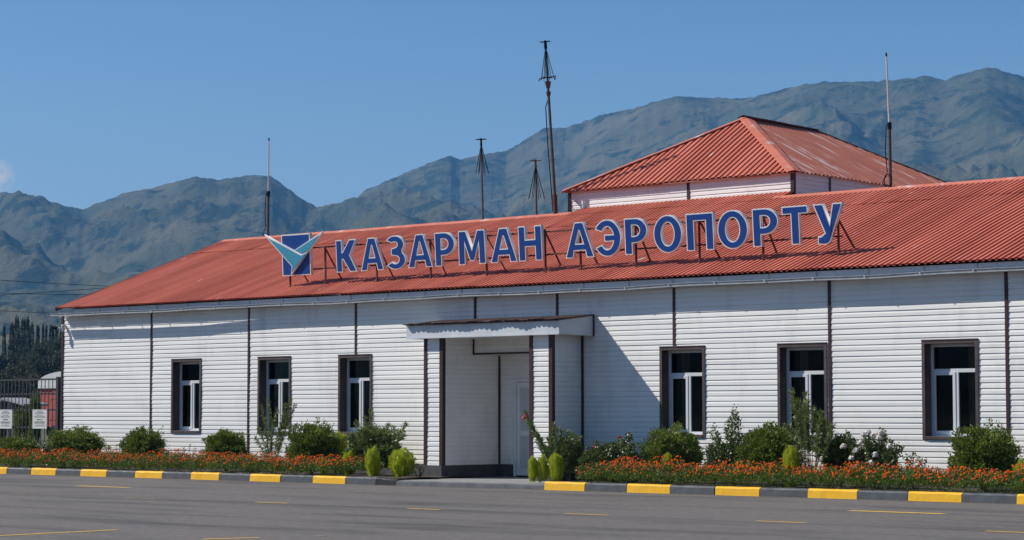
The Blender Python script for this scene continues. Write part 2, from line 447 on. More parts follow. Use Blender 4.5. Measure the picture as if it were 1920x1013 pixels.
# split long runs at the panel joints (3.7 m)
jpx = [285, 467.5, 668, 891.5, 1045.5, 1264.5, 1556, 1888]
joints = [U(p, 600, DW).x for p in jpx]
jx = joints + [joints[-1]+3.72, joints[-1]+7.44]
cols2 = []
for i, (a, b, sp) in enumerate(cols):
    cuts = [a] + [j for j in jx if a < j < b] + [b]
    for c, d_ in zip(cuts[:-1], cuts[1:]): cols2.append((c, d_, sp))
mb = MB(); zj = 0
for i, cc in enumerate(cols2):
    siding(mb, (0, DW, 0), (1, 0, 0), (0, -1, 0), [cc], ZPL, ZTOP, seed=sum(1 for j in jx if j < (cc[0]+cc[1])/2))
mb.build('front_wall', M['siding'], T)
mb = MB()
siding(mb, (XL, DW, 0), (0, 1, 0), (-1, 0, 0), [(0, DBACK-DW, [(ZPL, ZTOP)])], ZPL, ZTOP, 3)
siding(mb, (XR, DW, 0), (0, 1, 0), (1, 0, 0), [(0, DBACK-DW, [(ZPL, ZTOP)])], ZPL, ZTOP, 4)
# gable triangles
for x, sg in ((XL, -1), (XR, 1)):
    mb.face([(x+.002*sg, DW, ZTOP), (x+.002*sg, DBACK, ZTOP), (x+.002*sg, 42.2, 6.40)])
mb.build('end_wall', M['siding'], T)
mb = MB(); mb.box((XL, DBACK-.1, ZPL), (XR, DBACK, ZTOP)); mb.build('rear_wall', M['siding'], T)
# plinth
mb = MB()
mb.box((XL-.0, DW-.03, -.01), (PXL, DW+.1, ZPL)); mb.box((PXR, DW-.03, -.01), (XR, DW+.1, ZPL))
mb.box((XL-.03, DW+.1, -.01), (XL+.1, DBACK, ZPL)); mb.box((XR-.1, DW+.1, -.01), (XR+.03, DBACK, ZPL)); mb.box((XL+.1, DBACK-.2, -.01), (XR-.1, DBACK+.03, ZPL))
mb.build('plinth', M['plinth'], T)
mb = MB()     # porch plinth
e = .03
mb.box((PXL-e, DP-e, .09), (PIL, DD, ZPL)); mb.build('porch_plinth', M['plinth'], T); mb = MB(); mb.box((PIR, DP-e, .09), (PXR+e, DW-.03, ZPL)); mb.box((PIR, DW-.03, .09), (PIR+.2, DD, ZPL)); mb.build('porch_plinth', M['plinth'], T); mb = MB()
pass
DX0 = U(964, 800, DD).x; DX1 = DX0+1.02
mb.box((PIL-.12, DD, .09), (DX0, DD+.1, ZPL)); mb.build('porch_plinth', M['plinth'], T); mb = MB(); mb.box((DX1, DD, .09), (PIR+.12, DD+.1, ZPL))
mb.build('porch_plinth', M['plinth'], T)
# porch siding
mb = MB()
for a, b in ((PXL, PIL), (PIR, PXR)):
    siding(mb, (0, DP, 0), (1, 0, 0), (0, -1, 0), [(a, b, [(ZPL, ZC+.02)])], ZPL, ZC+.02, 6)
siding(mb, (PXR, DP, 0), (0, 1, 0), (1, 0, 0), [(0, DW-DP, [(ZPL, ZC+.02)])], ZPL, ZC+.02, 7)
siding(mb, (PXL, DP, 0), (0, 1, 0), (-1, 0, 0), [(0, DW-DP, [(ZPL, ZC+.02)])], ZPL, ZC+.02, 8)
siding(mb, (PIL, DP, 0), (0, 1, 0), (1, 0, 0), [(0, DD-DP, [(ZPL, ZC+.02)])], ZPL, ZC+.02, 9)
siding(mb, (PIR, DP, 0), (0, 1, 0), (-1, 0, 0), [(0, DD-DP, [(ZPL, ZC+.02)])], ZPL, ZC+.02, 10)
ZDT = 2.29
siding(mb, (0, DD, 0), (1, 0, 0), (0, -1, 0), [(PIL, DX0, [(ZPL, ZLIN)]), (DX0, DX1, [(ZDT, ZLIN)]), (DX1, PIR, [(ZPL, ZLIN)])], ZPL, ZLIN, 11)
mb.build('porch_wall', M['siding'], T)
mb = MB(); mb.face([(PIL, DW+.001, ZLIN), (PIR, DW+.001, ZLIN), (PIR, DD, ZLIN), (PIL, DD, ZLIN)])
mb.face([(PIL, DP, ZC+.001), (PIR, DP, ZC+.001), (PIR, DW+.001, ZC+.001), (PIL, DW+.001, ZC+.001)])
mb.build('porch_ceiling', M['porch_soffit'], T)

# brown trim strips, one mesh each
def trim(a, b, name='trim_strip'):
    mb = MB(); mb.box(a, b); return mb.build(name, M['brown'], T, bevel=.004)
def vtrim(x, z0, z1, w=.07, y=DW):
    trim((x-w/2, y-.022, z0), (x+w/2, y-.0005, z1))
cover = {3: None}
for i, x in enumerate(jx):
    z0, z1 = ZPL, 4.16
    if PXL < x < PXR: z0 = 3.50
    for (a, b) in wins:
        if a-.03 < x < b+.03: z0 = WZ1+.0
    if z0 == ZPL: vtrim(x, z0, z1)
    else:
        vtrim(x, z0, z1)
        if z0 == WZ1: vtrim(x, ZPL, WZ0)
# corners
trim((XL-.03, DW-.03, ZPL), (XL+.05, DW+.05, 4.16), 'corner_trim')
trim((XR-.05, DW-.03, ZPL), (XR+.03, DW+.05, 4.16), 'corner_trim')
cw = .075
for x, sg in ((PXL, 1), (PXR, -1), (PIL, -1), (PIR, 1)):       # porch outside corners
    mb = MB()
    x0, x1 = sorted((x-sg*.022, x+sg*cw))
    mb.box((x0, DP-.022, ZPL), (x1, DP-.001, ZC+.0)) 
    y0, y1 = DP-.001, DP+cw
    xa, xb = sorted((x-sg*.022, x-sg*.001))
    mb.box((xa, y0, ZPL), (xb, y1, ZC)); mb.build('corner_trim', M['brown'], T)
mb = MB(); mb.box((PIL+.012, DD-.045, .385), (PIL+.05, DD-.008, ZLIN-.02)); mb.build('corner_trim', M['brown'], T)
mb = MB(); mb.box((PIR-.05, DD-.045, .385), (PIR-.012, DD-.008, ZLIN-.02)); mb.build('corner_trim', M['brown'], T)
mb = MB(); mb.box((PXR+.012, DW-.05, ZPL), (PXR+.05, DW-.014, ZC)); mb.build('corner_trim', M['brown'], T)
mb = MB(); mb.box((PIL+.02, DW-.03, ZLIN-.012), (PIR-.02, DW+.02, ZLIN+.028)); mb.build('lintel_trim', M['brown'], T)
mb = MB(); mb.box((PIL+.012, DW-.034, ZLIN-.012), (PIL+.045, DW-.013, ZC)); mb.build('lintel_trim', M['brown'], T)

# door
door = MB()
door.box((DX0, DD-.03, .12), (DX0+.07, DD+.05, ZDT)); door.box((DX1-.07, DD-.03, .12), (DX1, DD+.05, ZDT)); door.box((DX0+.07, DD-.03, ZDT-.07), (DX1-.07, DD+.05, ZDT))
door.box((DX0+.08, DD-.005, .14), (DX1-.08, DD+.045, ZDT-.08))
for (z0, z1) in ((.30, 1.02), (1.14, ZDT-.20)):
    a, b = DX0+.19, DX1-.19
    door.box((a-.02, DD-.014, z0-.02), (a, DD-.005, z1+.02)); door.box((b, DD-.014, z0-.02), (b+.02, DD-.005, z1+.02))
    door.box((a, DD-.014, z0-.02), (b, DD-.005, z0)); door.box((a, DD-.014, z1), (b, DD-.005, z1+.02))
do = door.build('door', M['pvc_door'], T, bevel=.003)
mb = MB(); mb.box((DX0+.192, DD-.009, .302), (DX1-.192, DD-.0055, 1.018)); mb.build('door_panel', M['door_panel'], do)
mb = MB(); mb.box((DX0+.192, DD-.009, 1.142), (DX1-.192, DD-.0055, ZDT-.202)); mb.build('door_panel', M['door_panel'], do)
for z in (.42, 1.25, 2.0):
    mb = MB(); mb.tube([(DX0+.075, DD-.045, z-.06), (DX0+.075, DD-.045, z+.06)], .014); mb.box((DX0+.06, DD-.04, z-.045), (DX0+.12, DD-.031, z+.045))
    mb.build('hinge', M['pvc'], do)
mb = MB(); mb.box((DX1-.15, DD-.03, 1.0), (DX1-.12, DD-.005, 1.2)); mb.tube([(DX1-.135, DD-.06, 1.12), (DX1-.25, DD-.06, 1.12)], .01); mb.build('handle', M['zinc'], do)

# windows
DF = DW+.20      # frame plane
SUBW = []
for wi, (a, b) in enumerate(wins):
    s = MB()
    y0, y1 = DW-.028, DF+.0
    s.box((a, y0, WZ1-TR), (b, DW+.02, WZ1+.0)); s.box((a-.0, y0-.012, WZ1-.001), (b+.0, DW, WZ1+.02))      # head with drip
    s.box((a, y0, WZ0), (a+TR, DW+.02, WZ1-TR)); s.box((b-TR, y0, WZ0), (b, DW+.02, WZ1-TR))
    s.box((a+TR, y0-.01, WZ0-.0), (b-TR, DW+.02, WZ0+TR*.9))
    ia, ib, z0, z1 = a+TR, b-TR, WZ0+TR*.9, WZ1-TR
    s.box((ia-.02, DW+.02, WZ0), (ia, DF+.05, z1)); s.box((ib, DW+.02, WZ0), (ib+.02, DF+.05, z1)); s.box((ia-.02, DW+.02, z1), (ib+.02, DF+.05, z1+.02))
    w = s.build('window', M['brown_w'], T, bevel=.003)
    m_ = MB(); m_.box((ia, DW+.02, z0-.03), (ib, DF+.05, z0)); m_.build('sill', M['soffit'], w)
    f = MB(); fy0, fy1 = DF, DF+.06; fw = .055
    zt = z1 - .50                                # transom
    xm = (ia+ib)/2 + .02
    f.box((ia, fy0, z0), (ia+fw, fy1, z1)); f.box((ib-fw, fy0, z0), (ib, fy1, z1))
    f.box((ia+fw, fy0, z1-fw), (ib-fw, fy1, z1)); f.box((ia+fw, fy0, z0), (ib-fw, fy1, z0+fw))
    f.box((ia+fw, fy0, zt-.035), (ib-fw, fy1, zt+.035)); f.box((xm-.035, fy0, z0+fw), (xm+.035, fy1, zt-.035))
    f.build('frame', M['pvc'], w, bevel=.003)
    # opening sash on the left
    sa, sb, sz0, sz1 = ia+fw-.01, xm-.035+.01, z0+fw-.01, zt-.035+.01
    sy0, sy1 = fy0-.012, fy0+.03; sw = .058
    f = MB(); f.box((sa, sy0, sz0), (sa+sw, sy1, sz1)); f.box((sb-sw, sy0, sz0), (sb, sy1, sz1)); f.box((sa+sw, sy0, sz0), (sb-sw, sy1, sz0+sw)); f.box((sa+sw, sy0, sz1-sw), (sb-sw, sy1, sz1))
    f.build('sash', M['pvc'], w, bevel=.003)
    for (pa, pb, pz0, pz1, py) in ((ia+fw, ib-fw, zt+.035, z1-fw, fy0+.03), (sa+sw, sb-sw, sz0+sw, sz1-sw, fy0+.015), (xm+.035, ib-fw, z0+fw, zt-.035, fy0+.03)):
        g = MB(); g.box((pa-.003, py, pz0-.003), (pb+.003, py+.006, pz1+.003)); g.build('pane', M['glass'], w)
    # curtain inside
    cx0, cx1 = (ia+.13, ia+.32) if wi in (3, 4) else (ib-.42, ib-.08)
    c = MB(); n = 26; pts = [(cx0+(cx1-cx0)*i/n, fy1+.22+.022*math.sin(i*1.5)) for i in range(n+1)]
    for i in range(n): c.face([(pts[i][0], pts[i][1], .9), (pts[i+1][0], pts[i+1][1], .9), (pts[i+1][0], pts[i+1][1], 2.8), (pts[i][0], pts[i][1], 2.8)])
    c.build('curtain', M['curtain'], w)
# interior: dark room shell behind the front wall and inner lining of the wall
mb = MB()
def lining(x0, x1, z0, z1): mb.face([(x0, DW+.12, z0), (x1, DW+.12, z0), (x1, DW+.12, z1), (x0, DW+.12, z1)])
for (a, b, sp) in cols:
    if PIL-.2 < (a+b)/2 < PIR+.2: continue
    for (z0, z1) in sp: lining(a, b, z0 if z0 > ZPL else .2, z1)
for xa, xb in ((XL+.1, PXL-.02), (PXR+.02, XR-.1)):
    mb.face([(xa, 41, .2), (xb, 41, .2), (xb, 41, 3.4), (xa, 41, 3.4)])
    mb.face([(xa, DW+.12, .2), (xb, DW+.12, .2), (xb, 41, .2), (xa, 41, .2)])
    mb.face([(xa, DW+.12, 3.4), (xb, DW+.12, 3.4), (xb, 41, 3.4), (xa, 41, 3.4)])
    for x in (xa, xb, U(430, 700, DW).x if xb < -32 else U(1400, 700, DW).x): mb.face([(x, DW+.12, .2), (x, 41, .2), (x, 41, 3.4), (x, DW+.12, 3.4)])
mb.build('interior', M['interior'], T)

# flower pots on two window sills
def pot(x, z, red, label):
    e_ = empty('flower_pot', (x, DF+.14, z), label, 'flower pot')
    p = MB(); n = 14
    for (r0, z0, r1, z1) in ((.055, 0, .075, .12), (.083, .12, .083, .145)):
        for i in range(n):
            a0, a1 = 2*PI*i/n, 2*PI*(i+1)/n
            p.face([(r0*math.cos(a0), r0*math.sin(a0), z0), (r0*math.cos(a1), r0*math.sin(a1), z0), (r1*math.cos(a1), r1*math.sin(a1), z1), (r1*math.cos(a0), r1*math.sin(a0), z1)])
    p.face([(.08*math.cos(2*PI*i/n), .08*math.sin(2*PI*i/n), .125) for i in range(n)])
    o = p.build('pot', M['pot'], None); o.parent = e_
    rnd = random.Random(int(x*100)); l = MB()
    for i in range(60):
        a = rnd.uniform(0, 2*PI); r = rnd.uniform(.01, .11); zc = .16+rnd.uniform(0, .22)
        c = Vector((r*math.cos(a), r*math.sin(a)*.7, zc)); d = Vector((rnd.uniform(-1,1), rnd.uniform(-1,1), rnd.uniform(-.2,.8))).normalized()*.035
        s = d.cross(Vector((rnd.uniform(-1,1), rnd.uniform(-1,1), rnd.uniform(-1,1)))).normalized()*.022
        l.face([c-d, c+s, c+d, c-s])
    l.tube([(0,0,.12), (0,0,.3)], .005, 5)
    o = l.build('foliage', M['bush'], None); o.parent = e_
    if red:
        l = MB()
        for i in range(3): l.ball((rnd.uniform(-.06,.06), -.03, .36+rnd.uniform(-.03,.05)), .028, .028, .022, 7, 4)
        o = l.build('blossom', M['pink_petal'], None); o.parent = e_
pot(wins[3][1]-.20, WZ0+TR*.9+.01, True, 'grey flower pot with pink blossom behind the window right of the porch')
pot(wins[1][1]-.20, WZ0+TR*.9+.01, False, 'small pale flower pot behind the window with oleander in front')

# ------------------------------------------------------------------ main roof
TA = .345
DE = DW-.27                                           # eave edge
ZE = 1.5 + .0517/.6596*DE                             # eave height
def roof_z(y): return ZE + TA*(y-DE)
DR = DE + (.1190*DE - (ZE-1.5))/(TA-.1190)            # ridge line
XE0, XRG0 = U(105, 580, DE).x, U(425, 453, DR).x - .1
XE1 = -9.2
PITCHR, DEP = .1345, .034
sl = math.sqrt(1+TA*TA)
nrmF = Vector((0, -TA, 1)).normalized()
prof = [(0, 0), (.44, 0), (.50, 1), (.975, 1)]        # phase, height
def ribs(mb, xa, xb, y0f, y1f, zf, nrm, dep=DEP, pit=PITCHR, seg=1, off=0.0, seed=0, lift=0.0):
    """corrugated sheet, ribs running from y0f(x) to y1f(x)"""
    pts = []; n0 = int(math.floor(xa/pit)); n1 = int(math.ceil(xb/pit))
    for i in range(n0, n1+1):
        for (t, h) in prof:
            x = (i+t)*pit
            if xa <= x <= xb: pts.append((x, h*dep))
    rnd = random.Random(seed); prev = None; sheetrnd = {}
    for (x, h) in pts:
        k = int(x//1.08); sh = sheetrnd.setdefault(k, rnd.uniform(-.004, .004))
        ya, yb = y0f(x), y1f(x); colp = []
        for s in range(seg+1):
            y = ya+(yb-ya)*s/seg
            e_ = lift*(rnd.random()**2) if s == 0 else 0
            yy = y + (sh*3 if s == 0 else 0)
            p = Vector((x, yy, zf(yy))) + nrm*(h+off+sh*.5+e_ + .004*math.sin(x*2.3+y*3.1)*(1 if 0 < s < seg else 0))
            colp.append(tuple(p))
        if prev:
            for s in range(seg):
                if colp[s+1][1]-colp[s][1] > .001 or prev[s+1][1]-prev[s][1] > .001:
                    mb.face([prev[s], colp[s], colp[s+1], prev[s+1]])
        prev = colp
def rake_y(x):       # left edge of the roof: runs back from (XE0, DE) to (XRG0, DR)
    return DE
YL = DE + (DR-DE)*.80
mb = MB()
# the left edge drifts slightly outwards towards the ridge
def y0_main(x):
    if x >= XE0: return DE
    t = (x-XE0)/(XRG0-XE0) if XRG0 < XE0 else 0
    return DE+(DR-DE)*min(1, max(0, t))
TX0 = U(1057, 358, DR).x; TX1 = U(1487, 325, DR).x
ribs(mb, min(XE0, XRG0), XE1, y0_main, lambda x: max(y0_main(x), YL), roof_z, nrmF, seg=6, seed=1)
ribs(mb, min(XE0, XRG0), XE1, lambda x: max(YL-.12, y0_main(x)), lambda x: DR, roof_z, nrmF, seg=2, off=.007, seed=2, lift=.012)
ribs(mb, U(1071, 400, DR).x, U(1470, 372, DR).x, lambda x: DR-.25, lambda x: DR+.5, roof_z, nrmF, seg=1, off=.014, seed=3)
mb.build('roof', M['roof'], T)
ZR = roof_z(DR)
mb = MB(); nrmB = Vector((0, TA, 1)).normalized()
ribs(mb, XE0, XE1, lambda x: DR, lambda x: DR+(DR-DE), lambda y: ZR-TA*(y-DR), nrmB, seg=1, seed=4)
mb.build('rear_roof_slope', M['roof'], T)
def cap(x0, x1, seed):
    mb = MB(); n = max(2, int((x1-x0)/1.9)); rnd = random.Random(seed)
    for i in range(n):
        a = x0+(x1-x0)*i/n; b = x0+(x1-x0)*(i+1)/n+.06; j = .004*(i % 2)+.006
        h = DEP+.004+j; w = .19; da, db = rnd.uniform(-.01,.01), rnd.uniform(-.01,.01)
        f0, f1 = Vector((a, DR-w+da, 0)), Vector((b, DR-w+db, 0))
        P = [(a, DR-w+da, roof_z(DR-w+da)+h), (b, DR-w+db, roof_z(DR-w+db)+h), (b, DR, ZR+h+.012), (a, DR, ZR+h+.012), (a, DR+w, roof_z(DR-w)+h), (b, DR+w, roof_z(DR-w)+h)]
        mb.face([P[0], P[1], P[2], P[3]]); mb.face([P[3], P[2], P[5], P[4]])
        q = [(p[0], p[1], p[2]-.02) for p in P]
        mb.face([q[0], q[1], P[1], P[0]]); mb.face([q[1], q[2], P[2], P[1]])
    mb.build('ridge_cap', M['ridge'], T)
cap(XRG0, U(1070, 400, DR).x, 1); cap(U(1455, 373, DR).x, XE1, 2)
# rake trim at the left end
mb = MB(); mb.bar((XE0-.01, DE, ZE-.01), (XRG0-.01, DR, ZR-.01), .03, .10); mb.bar((XE0-.01, DR+(DR-DE), ZE-.01), (XRG0-.01, DR, ZR-.01), .03, .10)
mb.build('verge_board', M['rust'], T)
# boarded eave: fascia standing just in front of the wall + soffit
ZF = ZE-.02
mb = MB()
n = 22
rnd = random.Random(5)
for i in range(n):
    a = XE0+.02+(XE1-XE0)*i/n; b = XE0+.02+(XE1-XE0)*(i+1)/n
    j = .0015*(i % 2)
    mb.box((a, DE+.105-j, ZF-.185+rnd.uniform(-.004,.004)), (b-.004, DE+.12-j, ZF-.004))
mb.build('fascia', M['soffit'], T)
mb = MB(); mb.box((XE0+.03, DE+.121, ZF-.180), (XE1, DW-.025, ZF-.165)); mb.build('soffit', M['soffit'], T)
# gutter hung on brackets
def gz(x): return ZF-.155 + .010*math.sin(x*.9)+.006*math.sin(x*2.1+1) - .004*((x*0.5) % 1)
GX0 = U(97, 596, DE-.03).x
mb = MB(); xs_ = [GX0+i*.5 for i in range(int((XE1-GX0)/.5)+1)]
sec = [(-.106, .034), (-.116, .034), (-.116, .026), (-.088, -.004), (-.100, -.014), (-.098, -.032), (-.060, -.036), (-.030, -.02), (.004, .034)]
XG = U(480, 575, DE).x
def gy(x): return DE + .085 - .062*max(0, min(1, (XG-x)/2.5)) + .004*math.sin(x*1.3)
prev = None
for x in xs_:
    yo = gy(x)
    c = [(x, yo+q[0], gz(x)+q[1]) for q in sec]
    if prev:
        for j in range(len(sec)-1): mb.face([prev[j], c[j], c[j+1], prev[j+1]])
    prev = c
for j in range(len(sec)-1): pass
mb.face([(xs_[0], gy(xs_[0])+q[0], gz(xs_[0])+q[1]) for q in sec])
gut = mb.build('gutter', M['zinc'], T)
x = XE0+.55; i = 0
while x < XE1-.2:
    b = MB(); z = gz(x); yo = gy(x)
    b.box((x-.014, DE+.085, z-.02), (x+.014, DE+.100, ZF-.01)); b.box((x-.012, yo-.012, z-.02), (x+.012, DE+.09, z-.012)); b.box((x-.012, yo-.125, z+.026), (x+.012, yo-.010, z+.034))
    b.box((x-.013, yo-.127, z-.008), (x+.013, yo-.122, z+.026))
    b.build('bracket', M['zinc'], gut)
    x += 1.17+.05*math.sin(i*2.2); i += 1
print('roof', DE, ZE, DR, ZR, XE0, XRG0)

# ------------------------------------------------------------------ porch canopy
CF = DW-1.16
cxa, cxb = U(762, 620, CF).x, U(1048, 615, CF).x
zt_f = U(905, 606, CF).z; zb_f = U(905, 631, CF).z
zt_b = U(1113, 592, DW).z
mb = MB()
mb.box((cxa, CF, zb_f), (cxb, CF+.02, zt_f-.005))                        # front fascia
for x in (cxa, cxb-.02):
    x1 = x+.02
    k = [(x, CF+.02, zb_f), (x1, CF+.02, zb_f), (x1, DW-.01, zb_f-.01), (x, DW-.01, zb_f-.01), (x, CF+.02, zt_f), (x1, CF+.02, zt_f), (x1, DW-.01, zt_b), (x, DW-.01, zt_b)]
    for q in ((0,3,2,1),(4,5,6,7),(0,1,5,4),(1,2,6,5),(2,3,7,6),(3,0,4,7)): mb.face([k[i] for i in q])
mb.box((cxa+.02, CF+.02, zb_f+.0), (cxb-.02, DP-.001, zb_f+.012))
cano = mb.build('canopy', M['soffit'], T)
mb = MB(); mb.box((cxa, CF-.006, zb_f-.006), (cxb, CF-.001, zb_f+.03)); mb.build('drip_edge', M['soffit'], cano)
mb = MB(); tcn = (zt_b-zt_f)/(DW-CF)
rr = random.Random(3)
def cz(y): return zt_f + tcn*(y-CF)
ribs(mb, cxa-.06, cxb+.04, lambda x: CF-.085-.012*math.sin(x*7)-.010*math.sin(x*3.1), lambda x: DW-.03, cz, Vector((0, -tcn, 1)).normalized(), dep=.03, pit=.135, seg=3, off=.004, seed=8, lift=.025)
mb.build('canopy_roof', M['rust'], cano)
mb = MB(); mb.box((cxb+.002, DW-.05, zb_f-.02), (cxb+.022, DW-.014, zt_b+.02)); mb.build('canopy_trim', M['rust'], cano)

# ------------------------------------------------------------------ turret on the roof
TD = DR+.42                                  # front wall
TE = TD-.12                                  # front eave
tx0, tx1 = U(1057, 358, TE).x, U(1489, 324, TE).x
tz = U(1270, 341, TE).z
xm_ = (tx0+tx1)/2
ap = hit(1398, 222, (xm_, 0, 0), (1, 0, 0)); ap2 = hit(1525, 240, (xm_, 0, 0), (1, 0, 0))
ap_z = ap.z; yA, yB = ap.y, ap2.y; TEB = yB+(yA-TE)
print('turret', tx0, tx1, tz, yA, yB, ap.z, ap2.z, TEB)
wx0, wx1, wyb = tx0+.16, tx1-.30, TEB-.34
wx0 = U(1068, 380, TD).x; wx1 = U(1488, 345, TD).x
mb = MB(); zb0 = roof_z(DR)-.1
siding(mb, (0, TD, 0), (1, 0, 0), (0, -1, 0), [(wx0, wx1, [(zb0, tz+.02)])], zb0+.05, tz+.02, 21)
siding(mb, (wx1, TD, 0), (0, 1, 0), (1, 0, 0), [(0, wyb-TD, [(zb0-2, tz+.10)])], zb0-1.96, tz+.02, 22)
siding(mb, (wx0, TD, 0), (0, 1, 0), (-1, 0, 0), [(0, wyb-TD, [(zb0-2, tz+.10)])], zb0-1.96, tz+.02, 23)
mb.box((wx0, wyb-.05, zb0-2), (wx1, wyb, tz+.1))
tur = mb.build('turret', M['siding'], T)
for (p, q) in (((wx0-.03, TD-.03), (wx0+.06, TD+.05)), ((wx1-.07, TD-.03), (wx1+.025, TD+.06))):
    mb = MB(); mb.box((p[0], p[1], roof_z(TD)-.06), (q[0], q[1], tz+.1)); mb.build('turret_trim', M['brown'], tur)
xj = U(1291, 350, TD).x
mb = MB(); mb.box((xj-.04, TD-.022, roof_z(TD)-.04), (xj+.04, TD-.001, tz+.1)); mb.build('turret_trim', M['brown'], tur)
yj = hit(1555, 345, (wx1, 0, 0), (1, 0, 0)).y
mb = MB(); mb.box((wx1+.001, yj-.04, ZR-.6), (wx1+.022, yj+.04, tz+.08)); mb.build('turret_trim', M['brown'], tur)
# roof faces as rib sheets
FR = Vector((0, -(ap_z-tz), (yA-TE))).normalized()
mb = MB(); tf = (ap_z-tz)/(yA-TE)
ribs(mb, tx0, tx1, lambda x: TE, lambda x: TE+(yA-TE)*max(0, min((x-tx0)/(xm_-tx0), (tx1-x)/(tx1-xm_))), lambda y: tz+tf*(y-TE), FR, dep=.028, pit=.175, seg=3, seed=31)
mb.build('turret_front_slope', M['roof'], tur)
# side slopes: rib direction along x -> swap axes
ts = (ap_z-tz)/(xm_-tx0)
def side_sheet(sg, name, m):
    tmp = MB()
    xe = tx1 if sg > 0 else tx0
    def y_at(c):    # c plays the "x" role = world y
        return 0
    L = abs(xe-xm_)
    def top(c):     # how far in the slope reaches for world y=c
        return L*max(0, min(1, (c-TE)/(yA-TE), (TEB-c)/(TEB-yB)))
    nr = Vector((0, -(ap_z-tz), L)).normalized()
    ribs(tmp, TE, TEB, lambda c: 0, top, lambda s: tz+ts*s, nr, dep=.028, pit=.175, seg=4, seed=33)
    tmp.v = [(xe - sg*v[1], v[0], v[2]) for v in tmp.v]
    return tmp.build(name, m, tur)
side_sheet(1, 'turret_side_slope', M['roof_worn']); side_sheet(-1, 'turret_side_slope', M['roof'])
mb = MB(); tb = (ap_z-tz)/(TEB-yB)
ribs(mb, tx0, tx1, lambda x: 0, lambda x: (TEB-yB)*max(0, min((x-tx0)/(xm_-tx0), (tx1-x)/(tx1-xm_))), lambda s: tz+tb*s, Vector((0,-(ap_z-tz),(TEB-yB))).normalized(), dep=.028, pit=.175, seg=2, seed=35)
mb.v = [(v[0], TEB-v[1], v[2]) for v in mb.v]; mb.build('turret_rear_slope', M['roof'], tur)
# hip and ridge caps
A, Bq = Vector((xm_, yA, ap_z)), Vector((xm_, yB, ap_z))
def hipcap(p, q, w, m, name='hip_cap', mid=.045):
    mb = MB(); p, q = Vector(p), Vector(q); d = (q-p).normalized(); s = Vector((d.y, -d.x, 0)).normalized()
    n = 4
    for i in range(n):
        a, b = p+(q-p)*i/n, p+(q-p)*((i+1)/n)+d*.04*(i < n-1)
        o_ = Vector((0, 0, .004*(i % 2)))
        drop = Vector((0, 0, -.45*w*.55))
        L0, L1, R0, R1 = a-s*w+drop+o_, b-s*w+drop+o_, a+s*w+drop+o_, b+s*w+drop+o_
        U0, U1 = a+Vector((0,0,mid))+o_, b+Vector((0,0,mid))+o_
        L0.z += mid; L1.z += mid; R0.z += mid; R1.z += mid
        mb.face([L0, L1, U1, U0]); mb.face([U0, U1, R1, R0])
        for (e0, e1) in ((L0, L1), (R0, R1)): mb.face([e0, e1, e1-Vector((0,0,.03)), e0-Vector((0,0,.03))])
    return mb.build(name, m, tur)
hipcap((tx0-.03, TE-.03, tz-.01), A, .15, M['ridge']); hipcap((tx1+.03, TE-.03, tz-.01), A, .17, M['ridge'])
hipcap((tx0, TEB, tz), Bq, .12, M['rust']); hipcap((tx1, TEB, tz), Bq, .10, M['rust'])
hipcap(A+Vector((0,-.1,.03)), Bq, .17, M['rust'], 'ridge_cap')
mb = MB(); mb.box((tx0+.02, TE+.012, tz-.035), (tx1-.02, TE+.032, tz-.004)); mb.build('turret_fascia', M['roof_worn'], tur)
mb = MB(); mb.face([(tx0+.03, TE+.033, tz-.03), (tx1-.03, TE+.033, tz-.03), (tx1-.03, TD+.0, tz-.03), (tx0+.03, TD, tz-.03)])
mb.build('turret_soffit', M['roof_worn'], tur)

# ------------------------------------------------------------------ rooftop sign
SD = 36.50                                       # plane of the letter feet
SB = 1.5 + .0925*SD                              # height of the letter feet
TILT = R(4.0)
sn = Vector((0, math.cos(TILT), math.sin(TILT)))             # plane normal (pointing away from the viewer)
su = Vector((0, -math.sin(TILT), math.cos(TILT)))            # up in the plane
S0 = Vector((0, SD, SB))
def SP(px, py):                                              # photo pixel -> (x, height) in the sign plane
    p = hit(px, py, S0, sn); return p.x, (p-S0).dot(su)
SIGN = empty('rooftop_sign', (-34, SD, roof_z(SD)), 'blue and white rooftop letter sign with bird emblem standing on the red roof', 'sign')
SM = Matrix.Translation(S0) @ Matrix(((1,0,0,0),(0,su.y,sn.y,0),(0,su.z,sn.z,0),(0,0,0,1)))   # local x, up, back -> world
def arc(cx, cy, rx, ry, a0, a1, n=14):
    return [(cx+rx*math.cos(R(a0+(a1-a0)*i/n)), cy+ry*math.sin(R(a0+(a1-a0)*i/n))) for i in range(n+1)]
